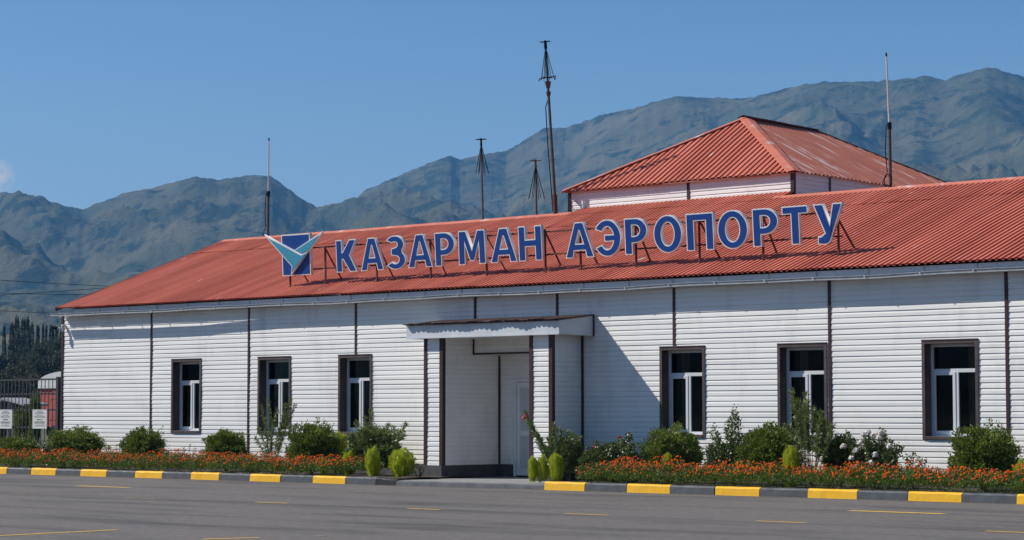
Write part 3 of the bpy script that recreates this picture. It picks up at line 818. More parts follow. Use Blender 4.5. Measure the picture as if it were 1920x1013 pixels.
def glyph(ch, w):
    """outlines in a box w wide and 1 high (metric cap height = 1); first is the outside"""
    s = .258
    if ch == 'A':
        m = w/2; a = .15
        return [[(0,0),(m-a,1),(m+a,1),(w,0),(w-s*1.07,0),(w-s*1.03-.055,.20),(s*1.03+.055,.20),(s*1.07,0)],
                [(s*1.0+.125,.40),(w-s*1.0-.125,.40),(m+.006,.76),(m-.006,.76)]]
    if ch == 'P':
        r = w; b = .31
        outer = [(0,0),(0,1)] + arc(w*.46, (1+b)/2, w*.54, (1-b)/2, 90, -90, 18) + [(s,b),(s,0)]
        inner = [(s, 1-.20)] + arc(w*.45, (1+b)/2, w*.54-s, (1-b)/2-.20, 90, -90, 14) + [(s, b+.20)]
        return [outer, inner]
    if ch == 'O':
        return [arc(w/2,.5,w/2,.515,0,360,44)[:-1], arc(w/2,.5,w/2-s*1.03,.515-.205,0,360,40)[:-1]]
    if ch == 'N':
        return [[(0,0),(0,1),(s,1),(s,.615),(w-s,.615),(w-s,1),(w,1),(w,0),(w-s,0),(w-s,.40),(s,.40),(s,0)]]
    if ch == 'PI':
        return [[(0,0),(0,1),(w,1),(w,0),(w-s,0),(w-s,.79),(s,.79),(s,0)]]
    if ch == 'T':
        m = w/2
        return [[(0,.79),(0,1),(w,1),(w,.79),(m+s/2,.79),(m+s/2,0),(m-s/2,0),(m-s/2,.79)]]
    if ch == 'K':
        return [[(0,0),(0,1),(s,1),(s,.62),(s+.03,.62),(w-s*1.18,1),(w-.01,1),(w*.66,.52),(w,0),(w-s*1.22,0),(s+.03,.40),(s,.40),(s,0)]]
    if ch == 'M':
        m = w/2
        return [[(0,0),(.02,1),(s*1.2,1),(m,.45),(w-s*1.2,1),(w-.02,1),(w,0),(w-s,0),(w-s-.008,.58),(m+.085,.10),(m-.085,.10),(s+.008,.58),(s,0)]]
    if ch == 'Z':        # cyrillic Ze
        o = arc(w*.44,.745,w*.50,.27,152,-38,16) + arc(w*.46,.285,w*.54,.30,45,-150,18)
        i = arc(w*.45,.285,w*.54-s,.30-.19,-148,78,14) + [(w*.24,.42),(w*.24,.62)] + arc(w*.42,.735,w*.50-s*1.0,.27-.19,-78,142,14)
        return [o + i]
    if ch == 'E':        # cyrillic reversed E
        o = arc(w*.42,.5,w*.58,.515,150,-150,30)
        i = arc(w*.42,.5,w*.58-s*1.02,.515-.205,-146,-18,12) + [(w*.30,.40),(w*.30,.60)] + arc(w*.42,.5,w*.58-s*1.02,.515-.205,18,146,12)
        return [o + i]
    if ch == 'U':        # cyrillic U
        m = w/2
        return [[(0,1),(s*1.18,1),(m+.04,.50),(w-s*1.15,1),(w,1),(w*.60,.13)] + arc(w*.36,.155,w*.24,.20,0,-95,8) +
                [(w*.12,-.03),(w*.14,.18),(w*.24,.17)] + [(w*.37,.25)]]
def flat(name, outs, thick, z, off, m, parent, label=None):
    c = bpy.data.curves.new(name, 'CURVE'); c.dimensions = '2D'; c.fill_mode = 'BOTH'; c.extrude = thick/2; c.offset = off
    for pts in outs:
        sp = c.splines.new('POLY'); sp.points.add(len(pts)-1)
        for p, q in zip(sp.points, pts): p.co = (q[0], q[1], 0, 1)
        sp.use_cyclic_u = True
    t = bpy.data.objects.new(name, c); col.objects.link(t)
    dg = bpy.context.evaluated_depsgraph_get(); me = bpy.data.meshes.new_from_object(t.evaluated_get(dg))
    bpy.data.objects.remove(t); bpy.data.curves.remove(c)
    me.name = name; me.materials.clear(); me.materials.append(m)
    me.transform(SM @ Matrix.Translation((0, 0, z)) )
    o = bpy.data.objects.new(name, me); col.objects.link(o); o.parent = parent
    if parent is SIGN: o.matrix_parent_inverse = Matrix.Translation(SIGN.location).inverted()
    if label: o['label'] = label
    return o
letters = [('K','К',634.0,672.5),('A','А',679.2,722.7),('Z','З',728.8,763.5),('A','А',767.9,814),('P','Р',819.2,856.3),('M','М',863,913.7),('A','А',922.5,973),
           ('N','Н',975.9,1019.6),('A','А',1063,1116.9),('E','Э',1123.5,1168),('P','Р',1175,1217.5),('O','О',1229.2,1282.2),('PI','П',1290.6,1341.6),('O','О',1349,1405.7),
           ('P','Р',1415,1463),('T','Т',1470.6,1519),('U','У',1529,1584.5)]
BD = .026
for ch, name_, p0, p1 in letters:
    k0 = .0611*(p0+3713); k1 = .0751*(p0+3713)
    x0, h0 = SP(p0, 777-k0); x1, _ = SP(p1, 777-.0611*(p1+3713)); _, h1 = SP(p0, 777-k1)
    H = h1-h0; W = (x1-x0)/H
    g = [[(x0+x*H, h0+y*H) for x, y in o] for o in glyph(ch, W)]
    lt = flat('letter', g, .085, .0, 0, M['letter'], SIGN)
    flat('letter_face', g, .006, -.046, -BD, M['blue'], lt)
print('letter', H, W)
def PX(l): return [SP(500+a/7.236, 420+b/7.236) for a, b in l]
em = flat('emblem', [PX([(212,150),(598,125),(618,688),(235,710)])], .085, 0, 0, M['letter'], SIGN)
flat('emblem_field', [PX([(225,166),(586,142),(604,674),(247,694)])], .006, -.046, 0, M['blue'], em)
body = [(8,145),(225,262),(410,360),(515,418),(600,376),(375,692),(383,572),(235,408)]
wing = [(815,88),(608,378),(515,418),(410,360),(600,232)]
flat('bird_body', [PX(body)], .06, -.080, 0, M['letter'], em); flat('bird_wing', [PX(wing)], .05, -.075, 0, M['letter'], em)
flat('bird_body_face', [PX([(66,195),(225,276),(405,376),(512,431),(582,400),(385,652),(393,568),(246,404)])], .006, -.1135, 0, M['cyan'], em)
flat('bird_wing_face', [PX([(752,154),(602,366),(515,404),(428,360),(604,246)])], .006, -.1035, 0, M['cyan'], em)
# posts, braces and rails
def SW(x, h, b=.0): return S0 + Vector((x, 0, 0)) + su*h + sn*b
def post(px, top_py, foot_py, brace=None):
    x, h = SP(px-4.5, top_py); mb = MB(); y = SD+.075
    foot = Vector((x, y-.02, roof_z(y)+.0)); tp = SW(x, h, .075)
    mb.bar(foot, tp, .035); mb.build('post', M['steel'], SIGN)
    if brace: 
        mb = MB(); q = hit(brace[0], brace[1], (0, DE, ZE+.02), (0, -TA, 1)); mb.bar(tp-Vector((0,0,.03)), q, .03); mb.build('brace', M['steel'], SIGN)
        mb = MB(); mb.box((q.x-.05, q.y-.05, q.z-.03), (q.x+.05, q.y+.05, q.z+.015)); mb.build('foot_plate', M['steel'], SIGN)
for px, tpy, br in ((544,470,(578,529)),(610,463,(641,524)),(706,452,(738,521)),(807,448,(838,517)),(912,440,(950,510)),(1022,430,(1052,499)),(1088,425,(1121,496)),
                    (1192,415,(1220,491)),(1311,410,(1350,484)),(1430,400,(1457,476)),(1572,408,(1603,467))):
    post(px, tpy, 0, br)
def rail(p, q):
    x0, h0 = SP(*p); x1, h1 = SP(*q); mb = MB(); mb.bar(SW(x0, h0, .075), SW(x1, h1, .075), .035); mb.build('rail', M['steel'], SIGN)
rail((560,466.5),(1575,397)); rail((560,506.5),(1575,443))

# ------------------------------------------------------------------ antennas on the ridge
def whip(px0, py0, pxj, pyj, px1, py1, D, label):
    a, j, b = U(px0, py0, D), U(pxj, pyj, D), U(px1, py1, D); a.z = min(a.z, roof_z(DR)-.05) if D >= DR-.3 else a.z
    e_ = empty('whip_antenna', a, label, 'antenna')
    mb = MB(); mb.tube([a, j], .038, 10); mb.build('mast', M['mast'], e_)
    mb = MB(); mb.tube([j-(b-j).normalized()*.15, j+(b-j)*.35, b], .026, 8, .016); mb.build('radome', M['whip'], e_)
    mb = MB(); mb.tube([b, b+(b-j).normalized()*.08], .02, 8); mb.tube([j-(b-j).normalized()*.10, j+(b-j).normalized()*.05], .05, 8); mb.build('clamp', M['wire'], e_)
    mb = MB(); pts = [j+Vector((-.06,-.03,0))*1, a.lerp(j,.6)+Vector((-.10,-.03,0)), a.lerp(j,.3)+Vector((-.06,-.03,0)), a+Vector((-.10,-.02,.35)), a+Vector((-.22,0,.2)), a+Vector((-.05,0,.05))]
    mb.tube(pts, .012, 5); mb.build('cable', M['wire'], e_); return e_
whip(502, 452, 503.2, 362, 504.2, 264, DR, 'tall thin whip antenna with grey mast rising behind the bird emblem')
w2 = whip(1670, 352, 1667.5, 234, 1662, 106, DR, 'tallest white whip antenna on the roof right of the turret')
a = U(1670, 350, DR); mb = MB(); lp = U(1664.5, 338, DR-.05)
mb.tube([lp+Vector((.10*math.cos(t), 0, .13*math.sin(t))) for t in [2*PI*i/18 for i in range(19)]], .013, 6); mb.build('cable_loop', M['wire'], w2)
def discone(base, top, hc, spread, label, nw=8, r=.03, red=False):
    base, top = Vector(base), Vector(top); d = (top-base).normalized()
    e_ = empty('cone_antenna', base, label, 'antenna')
    mb = MB(); mb.tube([base-Vector((0,0,.2)), top], r, 10, r*.7); mb.build('mast', M['mast'], e_)
    ax = d.orthogonal().normalized(); ay = d.cross(ax)
    apx = top-d*.10
    for i in range(nw):
        t = 2*PI*i/nw+.4; q = apx-d*hc+(ax*math.cos(t)+ay*math.sin(t))*spread*random.Random(i).uniform(.85, 1.1)
        mb = MB(); mb.tube([apx+(q-apx)*.02, q], .008, 5); mb.build('cone_rod', M['wire'], e_)
    for i in range(6):
        t = 2*PI*i/6+.2; q = top+(ax*math.cos(t)+ay*math.sin(t))*.155+d*.02
        mb = MB(); mb.tube([top+d*.02, q], .009, 5); mb.build('disc_rod', M['mast_red' if red else 'wire'], e_)
    mb = MB(); mb.tube([top-d*.16, top+d*.05], r*1.1, 8, r*.8); mb.build('hub', M['mast_red' if red else 'wire'], e_)
    return e_
discone(U(906, 416, DR), U(902, 263, DR), .78, .19, 'slim cone antenna of thin rods, leftmost of the three cone antennas', 8, .028)
discone(U(1006.5, 408, DR), U(1004, 303, DR), .86, .23, 'short cone antenna with reddish top beside the foot of the tall mast', 8, .030, True)
tb_, tt_ = U(1042.5, 404, DR), U(1022.5, 80, DR)
tm = discone(tb_, tt_, .86, .19, 'very tall leaning rusty mast carrying a cone antenna, left of the turret', 8, .040)
dd = (tt_-tb_).normalized()
mb = MB(); mb.tube([tb_-Vector((0,0,.2)), tb_.lerp(tt_, .12)], .062, 10); mb.build('mast_foot', M['mast_red'], tm)
mb = MB(); mb.tube([tb_.lerp(tt_,.12), tb_.lerp(tt_,.74)], .042, 10, .034); mb.build('mast_tube', M['mast'], tm)
c_ = tt_-dd*.92; mb = MB(); mb.tube([c_-Vector((.26,0,.0)), c_+Vector((.26,0,.02))], .012, 6); mb.tube([c_-Vector((0,.2,.0)), c_+Vector((0,.2,.02))], .012, 6)
mb.tube([c_-Vector((.30,0,.06)), c_-Vector((.24,0,-.02))], .012, 6); mb.tube([c_+Vector((.25,0,-.08)), c_+Vector((.26,0,.04))], .012, 6); mb.build('spreader', M['wire'], tm)
mb = MB(); mb.tube([c_-dd*.1, c_-dd*.26], .085, 8, .05); mb.tube([c_-dd*.36, c_-dd*.46], .065, 8, .05); mb.build('clamp', M['mast'], tm)
mb = MB(); mb.tube([c_-dd*.5, c_-dd*.75+Vector((-.12,0,0)), tb_.lerp(tt_,.45)+Vector((-.13,0,0)), tb_+Vector((-.10,0,.1))], .014, 5); mb.build('cable', M['wire'], tm)
mb = MB(); mb.bar(tb_.lerp(tt_,.32)+Vector((-.14,0,0)), tb_.lerp(tt_,.32)+Vector((.09,0,0)), .025); mb.build('stay_arm', M['mast'], tm)

# ------------------------------------------------------------------ security camera on the left corner
c0 = U(124, 616, DW)
e_ = empty('security_camera', (XL+.12, DW-.012, c0.z), 'white security camera on the upper left corner of the terminal', 'camera')
mb = MB(); mb.ball((XL+.12, DW-.09, c0.z+.05), .055, .06, .055); mb.tube([(XL+.12, DW-.02, c0.z+.06), (XL+.12, DW-.1, c0.z+.06)], .035, 10); mb.tube([(XL+.12, DW-.09, c0.z+.02), (XL+.17, DW-.15, c0.z-.10)], .035, 8, .03); mb.build('bracket', M['grey_plastic'], e_, smooth=True)
mb = MB(); p = Vector((XL+.13, DW-.12, c0.z-.02)); mb.tube([p, p+Vector((-.10,-.08,.02))], .035, 10); mb.build('camera_body', M['grey_plastic'], e_)
mb = MB(); mb.tube([p+Vector((-.10,-.08,.02)), p+Vector((-.22,-.14,.04))], .045, 10); mb.build('lens_hood', M['wire'], e_)

# ------------------------------------------------------------------ gate fence at the left
FX1 = XL-.10; FZ = [2.44, 2.05, 1.62, 1.15, .28]
fe = empty('metal_fence', (FX1-4, DW, 0), 'dark metal bar fence joining the left end of the terminal', 'fence')
for z in FZ:
    mb = MB(); mb.box((-62, DW-.02, z-.025), (FX1, DW+.02, z+.02)); mb.build('rail', M['fence'], fe)
def zb(px, py): return U(px, py, DW).z
bar0 = None; x = FX1-.28; i = 0
while x > -61.9:
    if bar0 is None:
        mb = MB(); mb.box((-.011, -.033, .12), (.011, -.021, 2.42)); bar0 = mb.build('bar', M['fence'], fe); bar0.matrix_parent_inverse = Matrix.Translation(fe.location).inverted(); bar0.location = (x, DW, 0)
    else:
        b = bar0.copy(); col.objects.link(b); b.location = (x, DW, 0)
    x -= .165; i += 1
    if i > 98: break
for x in (FX1-.06, FX1-.30*0-5.2, FX1-10.5):
    mb = MB(); mb.box((x-.05, DW-.05, 0), (x+.05, DW+.05, 2.5)); mb.build('post', M['fence'], fe)
def notice(px0, px1, label, seed):
    a, b = U(px0, 769, DW-.06), U(px1, 803, DW-.06)
    e_ = empty('notice_board', ((a.x+b.x)/2, DW-.06, b.z), label, 'notice')
    mb = MB(); mb.box((a.x, DW-.06, b.z), (b.x, DW-.045, a.z)); mb.build('board', M['board'], e_, bevel=.003)
    mb = MB(); f_ = .012
    for q in (((a.x-f_, b.z-f_), (a.x, a.z+f_)), ((b.x, b.z-f_), (b.x+f_, a.z+f_)), ((a.x, a.z), (b.x, a.z+f_)), ((a.x, b.z-f_), (b.x, b.z))):
        mb.box((q[0][0], DW-.064, q[0][1]), (q[1][0], DW-.043, q[1][1]))
    mb.build('board_rim', M['letter'], e_)
    rnd = random.Random(seed); h = a.z-b.z; w = b.x-a.x; cx = (a.x+b.x)/2
    rows = [(.93,.34,0),(.87,.62,0),(.81,.70,0),(.72,.42,0),(.66,.80,0),(.60,.72,0),(.48,.40,1),(.37,.70,0),(.30,.78,1),(.18,.60,0),(.12,.74,0)]
    for (t, wd, bold) in rows:
        mb = MB(); z = b.z+h*t; hh = .022 if bold else .013; x = cx-w*wd/2
        while x < cx+w*wd/2:
            l = rnd.uniform(.012, .024); mb.box((x, DW-.0612, z-hh), (x+l, DW-.0602, z+hh*.4)); x += l+rnd.choice((.007, .007, .016))
        mb.build('text_line', M['ink2'] if bold else M['ink'], e_)
notice(-1, 21.5, 'white notice board on the fence, cut by the left edge of the photograph', 1)
notice(61.5, 87, 'white notice board on the fence in front of the red wagon', 2)

# ------------------------------------------------------------------ red wagon, sheds, wires behind the fence
WD = 82.0
wa, wb = U(75, 800, WD), U(150, 800, WD)
zlo, zhi, ztp = U(75, 801, WD).z, U(75, 722, WD).z, U(118, 697, WD).z
W_ = empty('red_wagon', (wa.x+3, WD, 0), 'red wagon cabin with rounded white roof behind the fence', 'wagon')
L_ = wb.x-wa.x+2.5; d_ = 3.0
mb = MB(); n = 16
for i in range(n):                                    # vertical planks
    a = wa.x+L_*i/n; b = wa.x+L_*(i+1)/n-.025; mb.box((a, WD-.02, zlo), (b, WD+.02, zhi))
mb.box((wa.x, WD+.02, zlo+.01), (wa.x+L_-.03, WD+d_, zhi)); mb.build('body', M['wagon'], W_)
mb = MB()      # barrel roof, axis across the view so that its round end shows
rx = L_/2; cx = wa.x+rx
P = [(cx+rx*1.04*math.cos(t), zhi+(ztp-zhi)*1.06*math.sin(t)**.8) for t in [PI*i/20 for i in range(21)]]
for i in range(20):
    (a, za), (b, zb_) = P[i], P[i+1]
    mb.face([(a, WD-.12, za), (b, WD-.12, zb_), (b, WD+d_+.1, zb_), (a, WD+d_+.1, za)])
mb.face([(x, WD-.12, z) for x, z in P]); mb.face([(x, WD+d_+.1, z) for x, z in P][::-1])
mb.box((P[-1][0], WD-.14, zhi-.22), (P[0][0], WD+d_, zhi+.02)); mb.build('roof', M['wagon_roof'], W_)
xd = U(98, 760, WD).x
mb = MB(); mb.box((xd, WD-.05, zlo+.1), (xd+.9, WD-.021, zhi-.3)); mb.box((xd-.2, WD-.07, zlo+.45), (xd+1.0, WD-.05, zlo+.52)); mb.box((xd-.2, WD-.07, zlo+1.7), (xd+1.0, WD-.05, zlo+1.77)); mb.build('door', M['wagon'], W_)
for x in (wa.x+.8, wa.x+L_-.9):
    for y in (WD+.3, WD+d_-.3):
        mb = MB(); mb.tube([(x, y-.12, .42), (x, y+.12, .42)], .42, 16); mb.build('wheel', M['wire'], W_)
mb = MB(); mb.box((wa.x+.1, WD+.2, .62), (wa.x+L_-.1, WD+d_-.2, zlo)); mb.build('chassis', M['wire'], W_)
def shed(px0, px1, pyt, D, label, rise=.25, m='shed'):
    a, b = U(px0, pyt, D), U(px1, pyt, D)
    e_ = empty('shed', ((a.x+b.x)/2, D, 0), label, 'shed')
    mb = MB(); n = 9
    for i in range(n):
        x0 = a.x+(b.x-a.x)*i/n; mb.box((x0, D-.02*(i % 2), 0), (a.x+(b.x-a.x)*(i+1)/n-.03, D+.03, a.z-rise*i/n))
    mb.box((a.x, D+.03, 0), (b.x-.04, D+1.0, a.z-rise)); mb.build('wall', M[m], e_)
    mb = MB(); k = [(a.x-.4, D-.4, a.z+.02), (b.x+.5, D-.4, a.z-rise-.02), (b.x+.5, D+1.2, a.z-rise-.02), (a.x-.4, D+1.2, a.z+.02)]
    mb.face(k); mb.face([(p[0], p[1], p[2]+.1) for p in k]); mb.face([k[0], k[1], (k[1][0], k[1][1], k[1][2]+.1), (k[0][0], k[0][1], k[0][2]+.1)]); mb.face([k[1], k[2], (k[2][0], k[2][1], k[2][2]+.1), (k[1][0], k[1][1], k[1][2]+.1)])
    mb.build('roof', M['shed_roof'], e_)
    mb = MB(); mb.box((a.x+.6, D-.05, .2), (a.x+1.3, D-.021, a.z-.5)); mb.build('door', M['interior'], e_)
shed(-34, 2, 750, 75, 'low shed with pale flat roof at the left edge behind the fence', .1)
shed(22, 46, 750, 70, 'small wooden shed with sloping pale roof between the two notice boards', .3)
mb_p = empty('utility_pole', (U(16.5, 790, 66).x, 66, 0), 'short grey concrete post before the small shed behind the fence', 'post')
mb = MB(); p = Vector((U(16.5, 790, 66).x, 66, 0)); mb.tube([p, p+Vector((0,0,1.5+.6))], .09, 8, .07); mb.build('pole', M['concrete'], mb_p)
for i, (y0, y1, x1, lab) in enumerate(((526,538,215,'uppermost dark power line before the mountains at left'),(554,541,190,'rising power line, second from the top, left of the roof'),
                                       (550,553,150,'near level power line, third from the top, left of the roof'),(583,588,110,'lowest power line just above the poplars'))):
    D = 150+6*i; a, b = U(0, y0, D), U(x1, y1, D); mb = MB(); pts = []
    for k in range(-10, 22):
        t = k/4; p = a.lerp(b, t); p.z += .012*(t-.5)**2*8; pts.append(p)
    mb.tube(pts, .035, 5); tag(mb.build('power_line', M['wire']), lab, 'power line')

# ------------------------------------------------------------------ mountains
sk = [(-1500,470),(-1000,430),(-600,400),(-300,350),(-120,352),(0,360),(30,360),(60,367),(75,366),(110,383),(155,393),(200,375),(240,360),(290,352),(340,338),(370,331),(410,338),(440,332),(490,328),(510,332),
      (545,355),(575,378),(595,387),(640,377),(690,355),(740,333),(790,312),(820,300),(845,292),(862,300),(900,290),(950,283),(985,262),(1020,240),(1060,240),(1098,227),(1130,215),
      (1190,203),(1230,190),(1275,180),(1310,183),(1400,185),(1440,175),(1500,160),(1540,154),(1620,153),(1660,152),(1730,143),(1770,150),(1800,140),(1850,126),(1890,135),
      (1920,144),(2000,150),(2200,190),(2600,250),(3200,330),(4200,400)]
tab = []
for px, py in sk:
    d = ray(px, py); tab.append((math.atan2(d.x, d.y), d.z/math.hypot(d.x, d.y)))
def skyline(a):
    if a <= tab[0][0]: return tab[0][1]
    for (a0, e0), (a1, e1) in zip(tab[:-1], tab[1:]):
        if a <= a1:
            t = (a-a0)/(a1-a0); return e0+(e1-e0)*t
    return tab[-1][1]
NA, NR = 1000, 250
def aa(i):
    t = 2*i/NA-1; return -YAW + R(31)*(.5*t+.5*t**3)
def mount():
    rr_ = [1300*(7300/1300)**(j/NR) for j in range(NR+1)]; cols_ = []; tg = []
    for i in range(NA+1):
        a = aa(i); ca, sa = math.cos(a), math.sin(a); c = []
        crest = 5000+500*noise.noise((a*5, 3.1, 0)); T_ = skyline(a)*crest
        for r in rr_:
            X, Y = r*sa, r*ca
            s = (r-1250)/(crest-1250)
            env = 0 if s <= 0 else (.30*s+.70*s**1.7 if s < 1 else max(.0, 1-(s-1)*1.3))
            q = a*5200; w1 = 500*noise.noise((X*.0009, Y*.0009, 4.2)); w2 = 160*noise.noise((X*.003, Y*.003, 1.2))
            sp = noise.ridged_multi_fractal(((q+w1+w2+.55*r)*.00115, (r+w1)*.00060, .7), .95, 2.2, 6, 1.0, 2.0)
            iso = noise.ridged_multi_fractal(((X+w1)*.0016, (Y+w2)*.0016, 5.7), .66, 2.15, 7, 1.0, 2.0)
            fb = noise.fractal((X*.010, Y*.010, 2.0), .7, 2.1, 5)
            k = min(1, max(0, s)*3)*(1 if s < .8 else max(.30, 1-(s-.8)*3.2))
            c.append(max(0, env*T_*.93 + k*((sp-1.0)*100+(iso-1.0)*9) + min(1, max(0,s)*3)*fb*8))
        cols_.append(c); tg.append(max((h-1.5)/r for h, r in zip(c, rr_)))
    mb = MB(); rts = [skyline(aa(i))/tg[i] for i in range(NA+1)]
    rts = [sum(rts[max(0, i-4):i+5])/len(rts[max(0, i-4):i+5]) for i in range(NA+1)]
    for i, c in enumerate(cols_):
        a = aa(i); ca, sa = math.cos(a), math.sin(a); e = max(c); rt = rts[i]
        for h, r in zip(c, rr_):
            t = max(0, min(1, (h/e-.35)/.6)); t = t*t*(3-2*t)
            mb.v.append((r*sa, r*ca, h*(1+(rt-1)*t)-.6*(h <= 0)))
    for i in range(NA):
        for j in range(NR): mb.f.append((i*(NR+1)+j, (i+1)*(NR+1)+j, (i+1)*(NR+1)+j+1, i*(NR+1)+j+1)); mb.m.append(0)
    return mb
mm = mat('mountain_slopes', (.058, .068, .036), (.125, .112, .066), .005, detail=14, rough=1, spec=.0, bump=1.0, bscale=.028, bdist=12,
         c3=(.030, .040, .026), s3=.014, lo3=.52, hi3=.60)
mo = mount().build('mountains', mm, smooth=True); tag(mo, kind='structure')
mb = MB()  # unseen ring of hills behind the camera, added to darken window reflections
for i in range(73):
    a = -YAW+R(31)+(2*PI-R(62))*i/72; hh = 430+150*noise.noise((math.cos(a)*3, math.sin(a)*3, 1))+60*noise.noise((math.cos(a)*11, math.sin(a)*11, 5))
    for r, k in ((1800,0),(2600,.12),(3600,.45),(4400,.7),(5200,1),(6200,.6),(7200,.0)):
        mb.v.append((r*math.sin(a), r*math.cos(a), hh*k*(1+.25*noise.noise((a*9, r*.001, 3)))-.5))
for i in range(72):
    for j in range(6): mb.f.append((i*7+j, (i+1)*7+j, (i+1)*7+j+1, i*7+j+1)); mb.m.append(0)
tag(mb.build('mountains', mm, smooth=True), kind='structure')
ZMAX = max(v.co.z for v in mo.data.vertices)

# ------------------------------------------------------------------ foliage builders
def leaf(mb, c, d, L, w, rnd, fold=None):
    d = d.normalized(); s = d.cross(Vector((rnd.uniform(-1,1), rnd.uniform(-1,1), rnd.uniform(-1,1)))); 
    if s.length < .01: s = d.orthogonal()
    s = s.normalized()*w/2
    k = len(mb.v)
    mb.v += [tuple(c), tuple(c+d*L*.45+s), tuple(c+d*L), tuple(c+d*L*.45-s)]; mb.f.append((k, k+1, k+2, k+3)); mb.m.append(mb.cur)
def rdir(rnd, zmin=-1):
    while True:
        v = Vector((rnd.gauss(0,1), rnd.gauss(0,1), rnd.gauss(0,1))).normalized()
        if v.z >= zmin: return v
def bush_mesh(seed, ncl=400, nl=26, L=.058, W=.024, loose=.10, rr=1.0, lump=.52):
    """unit bush: radius about .5 sideways, 1 high"""
    rnd = random.Random(seed); mb = MB(); st = MB()
    tips = []
    for i in range(ncl):
        v = rdir(rnd, -.55); f = 1+lump*noise.noise(v*1.9+Vector((seed*3.3, 0, 0)))+.10*noise.noise(v*5+Vector((seed, 0, 0)))
        q = 1-abs(rnd.gauss(0, .16)) + (rnd.uniform(0, .12) if rnd.random() < .15 else 0)
        c = Vector((v.x*.48*f*q, v.y*.48*f*q, .52+v.z*.48*f*q)); c.z = max(c.z, .05)
        tips.append(c)
        for j in range(9):
            leaf(mb, Vector((c.x*.72, c.y*.72, .08+(c.z-.08)*.78))+rdir(rnd)*.06, rdir(rnd), L*1.5, W*1.8, rnd)
        for j in range(nl):
            p = c+Vector((rnd.gauss(0, .036), rnd.gauss(0, .036), rnd.gauss(0, .036)))
            leaf(mb, p, v*.7+rdir(rnd)*.7+Vector((0,0,.6)), L*rnd.uniform(.7, 1.25), W*rnd.uniform(.8, 1.2), rnd)
    for i in range(26):
        v = rdir(rnd, .0); p = Vector((v.x*.46, v.y*.46, .52+v.z*.44)); g = (v*.5+Vector((0, 0, .8))+rdir(rnd)*.3).normalized(); ln = rnd.uniform(.05, .15)
        for j in range(14): leaf(mb, p+g*ln*j/13, g+rdir(rnd)*.9, L*.9, W*.9, rnd)
    for i in range(14):
        t = tips[rnd.randrange(ncl)]; st.tube([(0, 0, -.03), tuple(t*.45+Vector((0,0,.05))), tuple(t*.95)], .012, 5, .004, cap=False)
    return mb, st
BV = [bush_mesh(s) for s in (1, 2, 3, 4)]
bush_src = []
def bush(px0, px1, pyt, D, label, var, m='bush', group='rounded bushes along the terminal wall', name='bush', sy=.8):
    a, b, t = U(px0, 850, D), U(px1, 850, D), U((px0+px1)/2, pyt, D)
    w = across(px0, px1, t)/.90; h = (t.z-ZB)/1.0
    e_ = empty(name, (t.x, D, ZB), label, 'bush', group); key = (var, m)
    fo = None
    for (k, f_, s_) in bush_src:
        if k == key: fo, so = f_.copy(), s_.copy(); col.objects.link(fo); col.objects.link(so)
    if fo is None:
        fo = BV[var][0].build('foliage', M[m]); so = BV[var][1].build('stem', M['stem']); bush_src.append((key, fo, so))
    fo.parent = e_; so.parent = e_; e_.scale = (w, w*sy, h); e_.rotation_euler.z = random.Random(int(px0*7)).choice((0, .25, -.3, .1))
    return e_
bush(-6, 74, 823, 34.9, 'low spreading green bush at the left edge before the fence', 0)
bush(88, 192, 808, 35.0, 'wide dark green bush at the left corner of the terminal', 1)
bush(231, 309, 808, 35.1, 'round green bush below the first brown wall strip, left of the first window', 2)
bush(386, 463, 812, 35.1, 'round green bush between the first and second windows from the left', 3)
bush(538, 630, 801, 34.7, 'full green bush between the second and third windows from the left', 0, 'bush')
bush(650, 756, 806, 34.9, 'broad bush with narrow leaves left of the porch, topped by oleander shoots', 3, 'olea')
bush(1208, 1308, 808, 35.0, 'dense round bush under the first window right of the porch', 1)
bush(1392, 1500, 804, 34.95, 'large bush under the second window right of the porch', 2)
bush(1543, 1610, 824, 34.9, 'smaller dark bush between the tall oleander and the white roses', 3, 'bush_b')
bush(1782, 1900, 809, 35.0, 'large round bush below the rightmost window', 0)

bush(1096, 1196, 838, 34.9, 'low leafy bush filling the space between the red roses right of the porch', 2, 'rosel', group=None)
bush(1044, 1092, 822, 35.0, 'narrow leafy bush behind the oleander at the right porch wall', 1, 'olea', group=None)
bush(1322, 1394, 836, 34.95, 'loose low bush around the foot of the straggling rose', 0, 'rosel', group=None)
bush(1606, 1682, 840, 34.95, 'low bush around the foot of the white roses', 3, 'rosel', group=None)

# lime green kochia: dense upright needles over an egg shaped body
def kochia_mesh(seed, n=6500):
    rnd = random.Random(seed); mb = MB()
    mb.ball((0, 0, .46), .35, .35, .42, 14, 10)
    for i in range(n):
        v = rdir(rnd, -.95); f = 1+.38*noise.noise(v*2.0+Vector((seed, 0, 0)))
        p = Vector((v.x*.40*f, v.y*.40*f, .46+v.z*.44*f)); p.z = max(.02, p.z)
        d = (v+Vector((0, 0, .9))+rdir(rnd)*.5).normalized(); L = rnd.uniform(.06, .15); s = d.cross(v+rdir(rnd)*.6).normalized()*.008
        k = len(mb.v); mb.v += [tuple(p-s), tuple(p+s), tuple(p+d*L)]; mb.f.append((k, k+1, k+2)); mb.m.append(0)
    return mb
K0 = [kochia_mesh(1), kochia_mesh(2)]
kme = [None, None]
def kochia(px0, px1, pyt, D, label, zb=ZB):
    a, b, t = U(px0, 870, D), U(px1, 870, D), U((px0+px1)/2, pyt, D); v = int(px0) % 2
    x = t.x
    if kme[v] is None: o = K0[v].build('kochia', M['kochia']); kme[v] = o.data
    else: o = bpy.data.objects.new('kochia', kme[v]); col.objects.link(o)
    w = across(px0, px1, t)/.90; o.location = (x, D, zb); o.scale = (w, w*.9, (t.z-zb)/1.02); o.rotation_euler.z = px0
    tag(o, label, 'shrub', 'lime green egg shaped kochia shrubs')
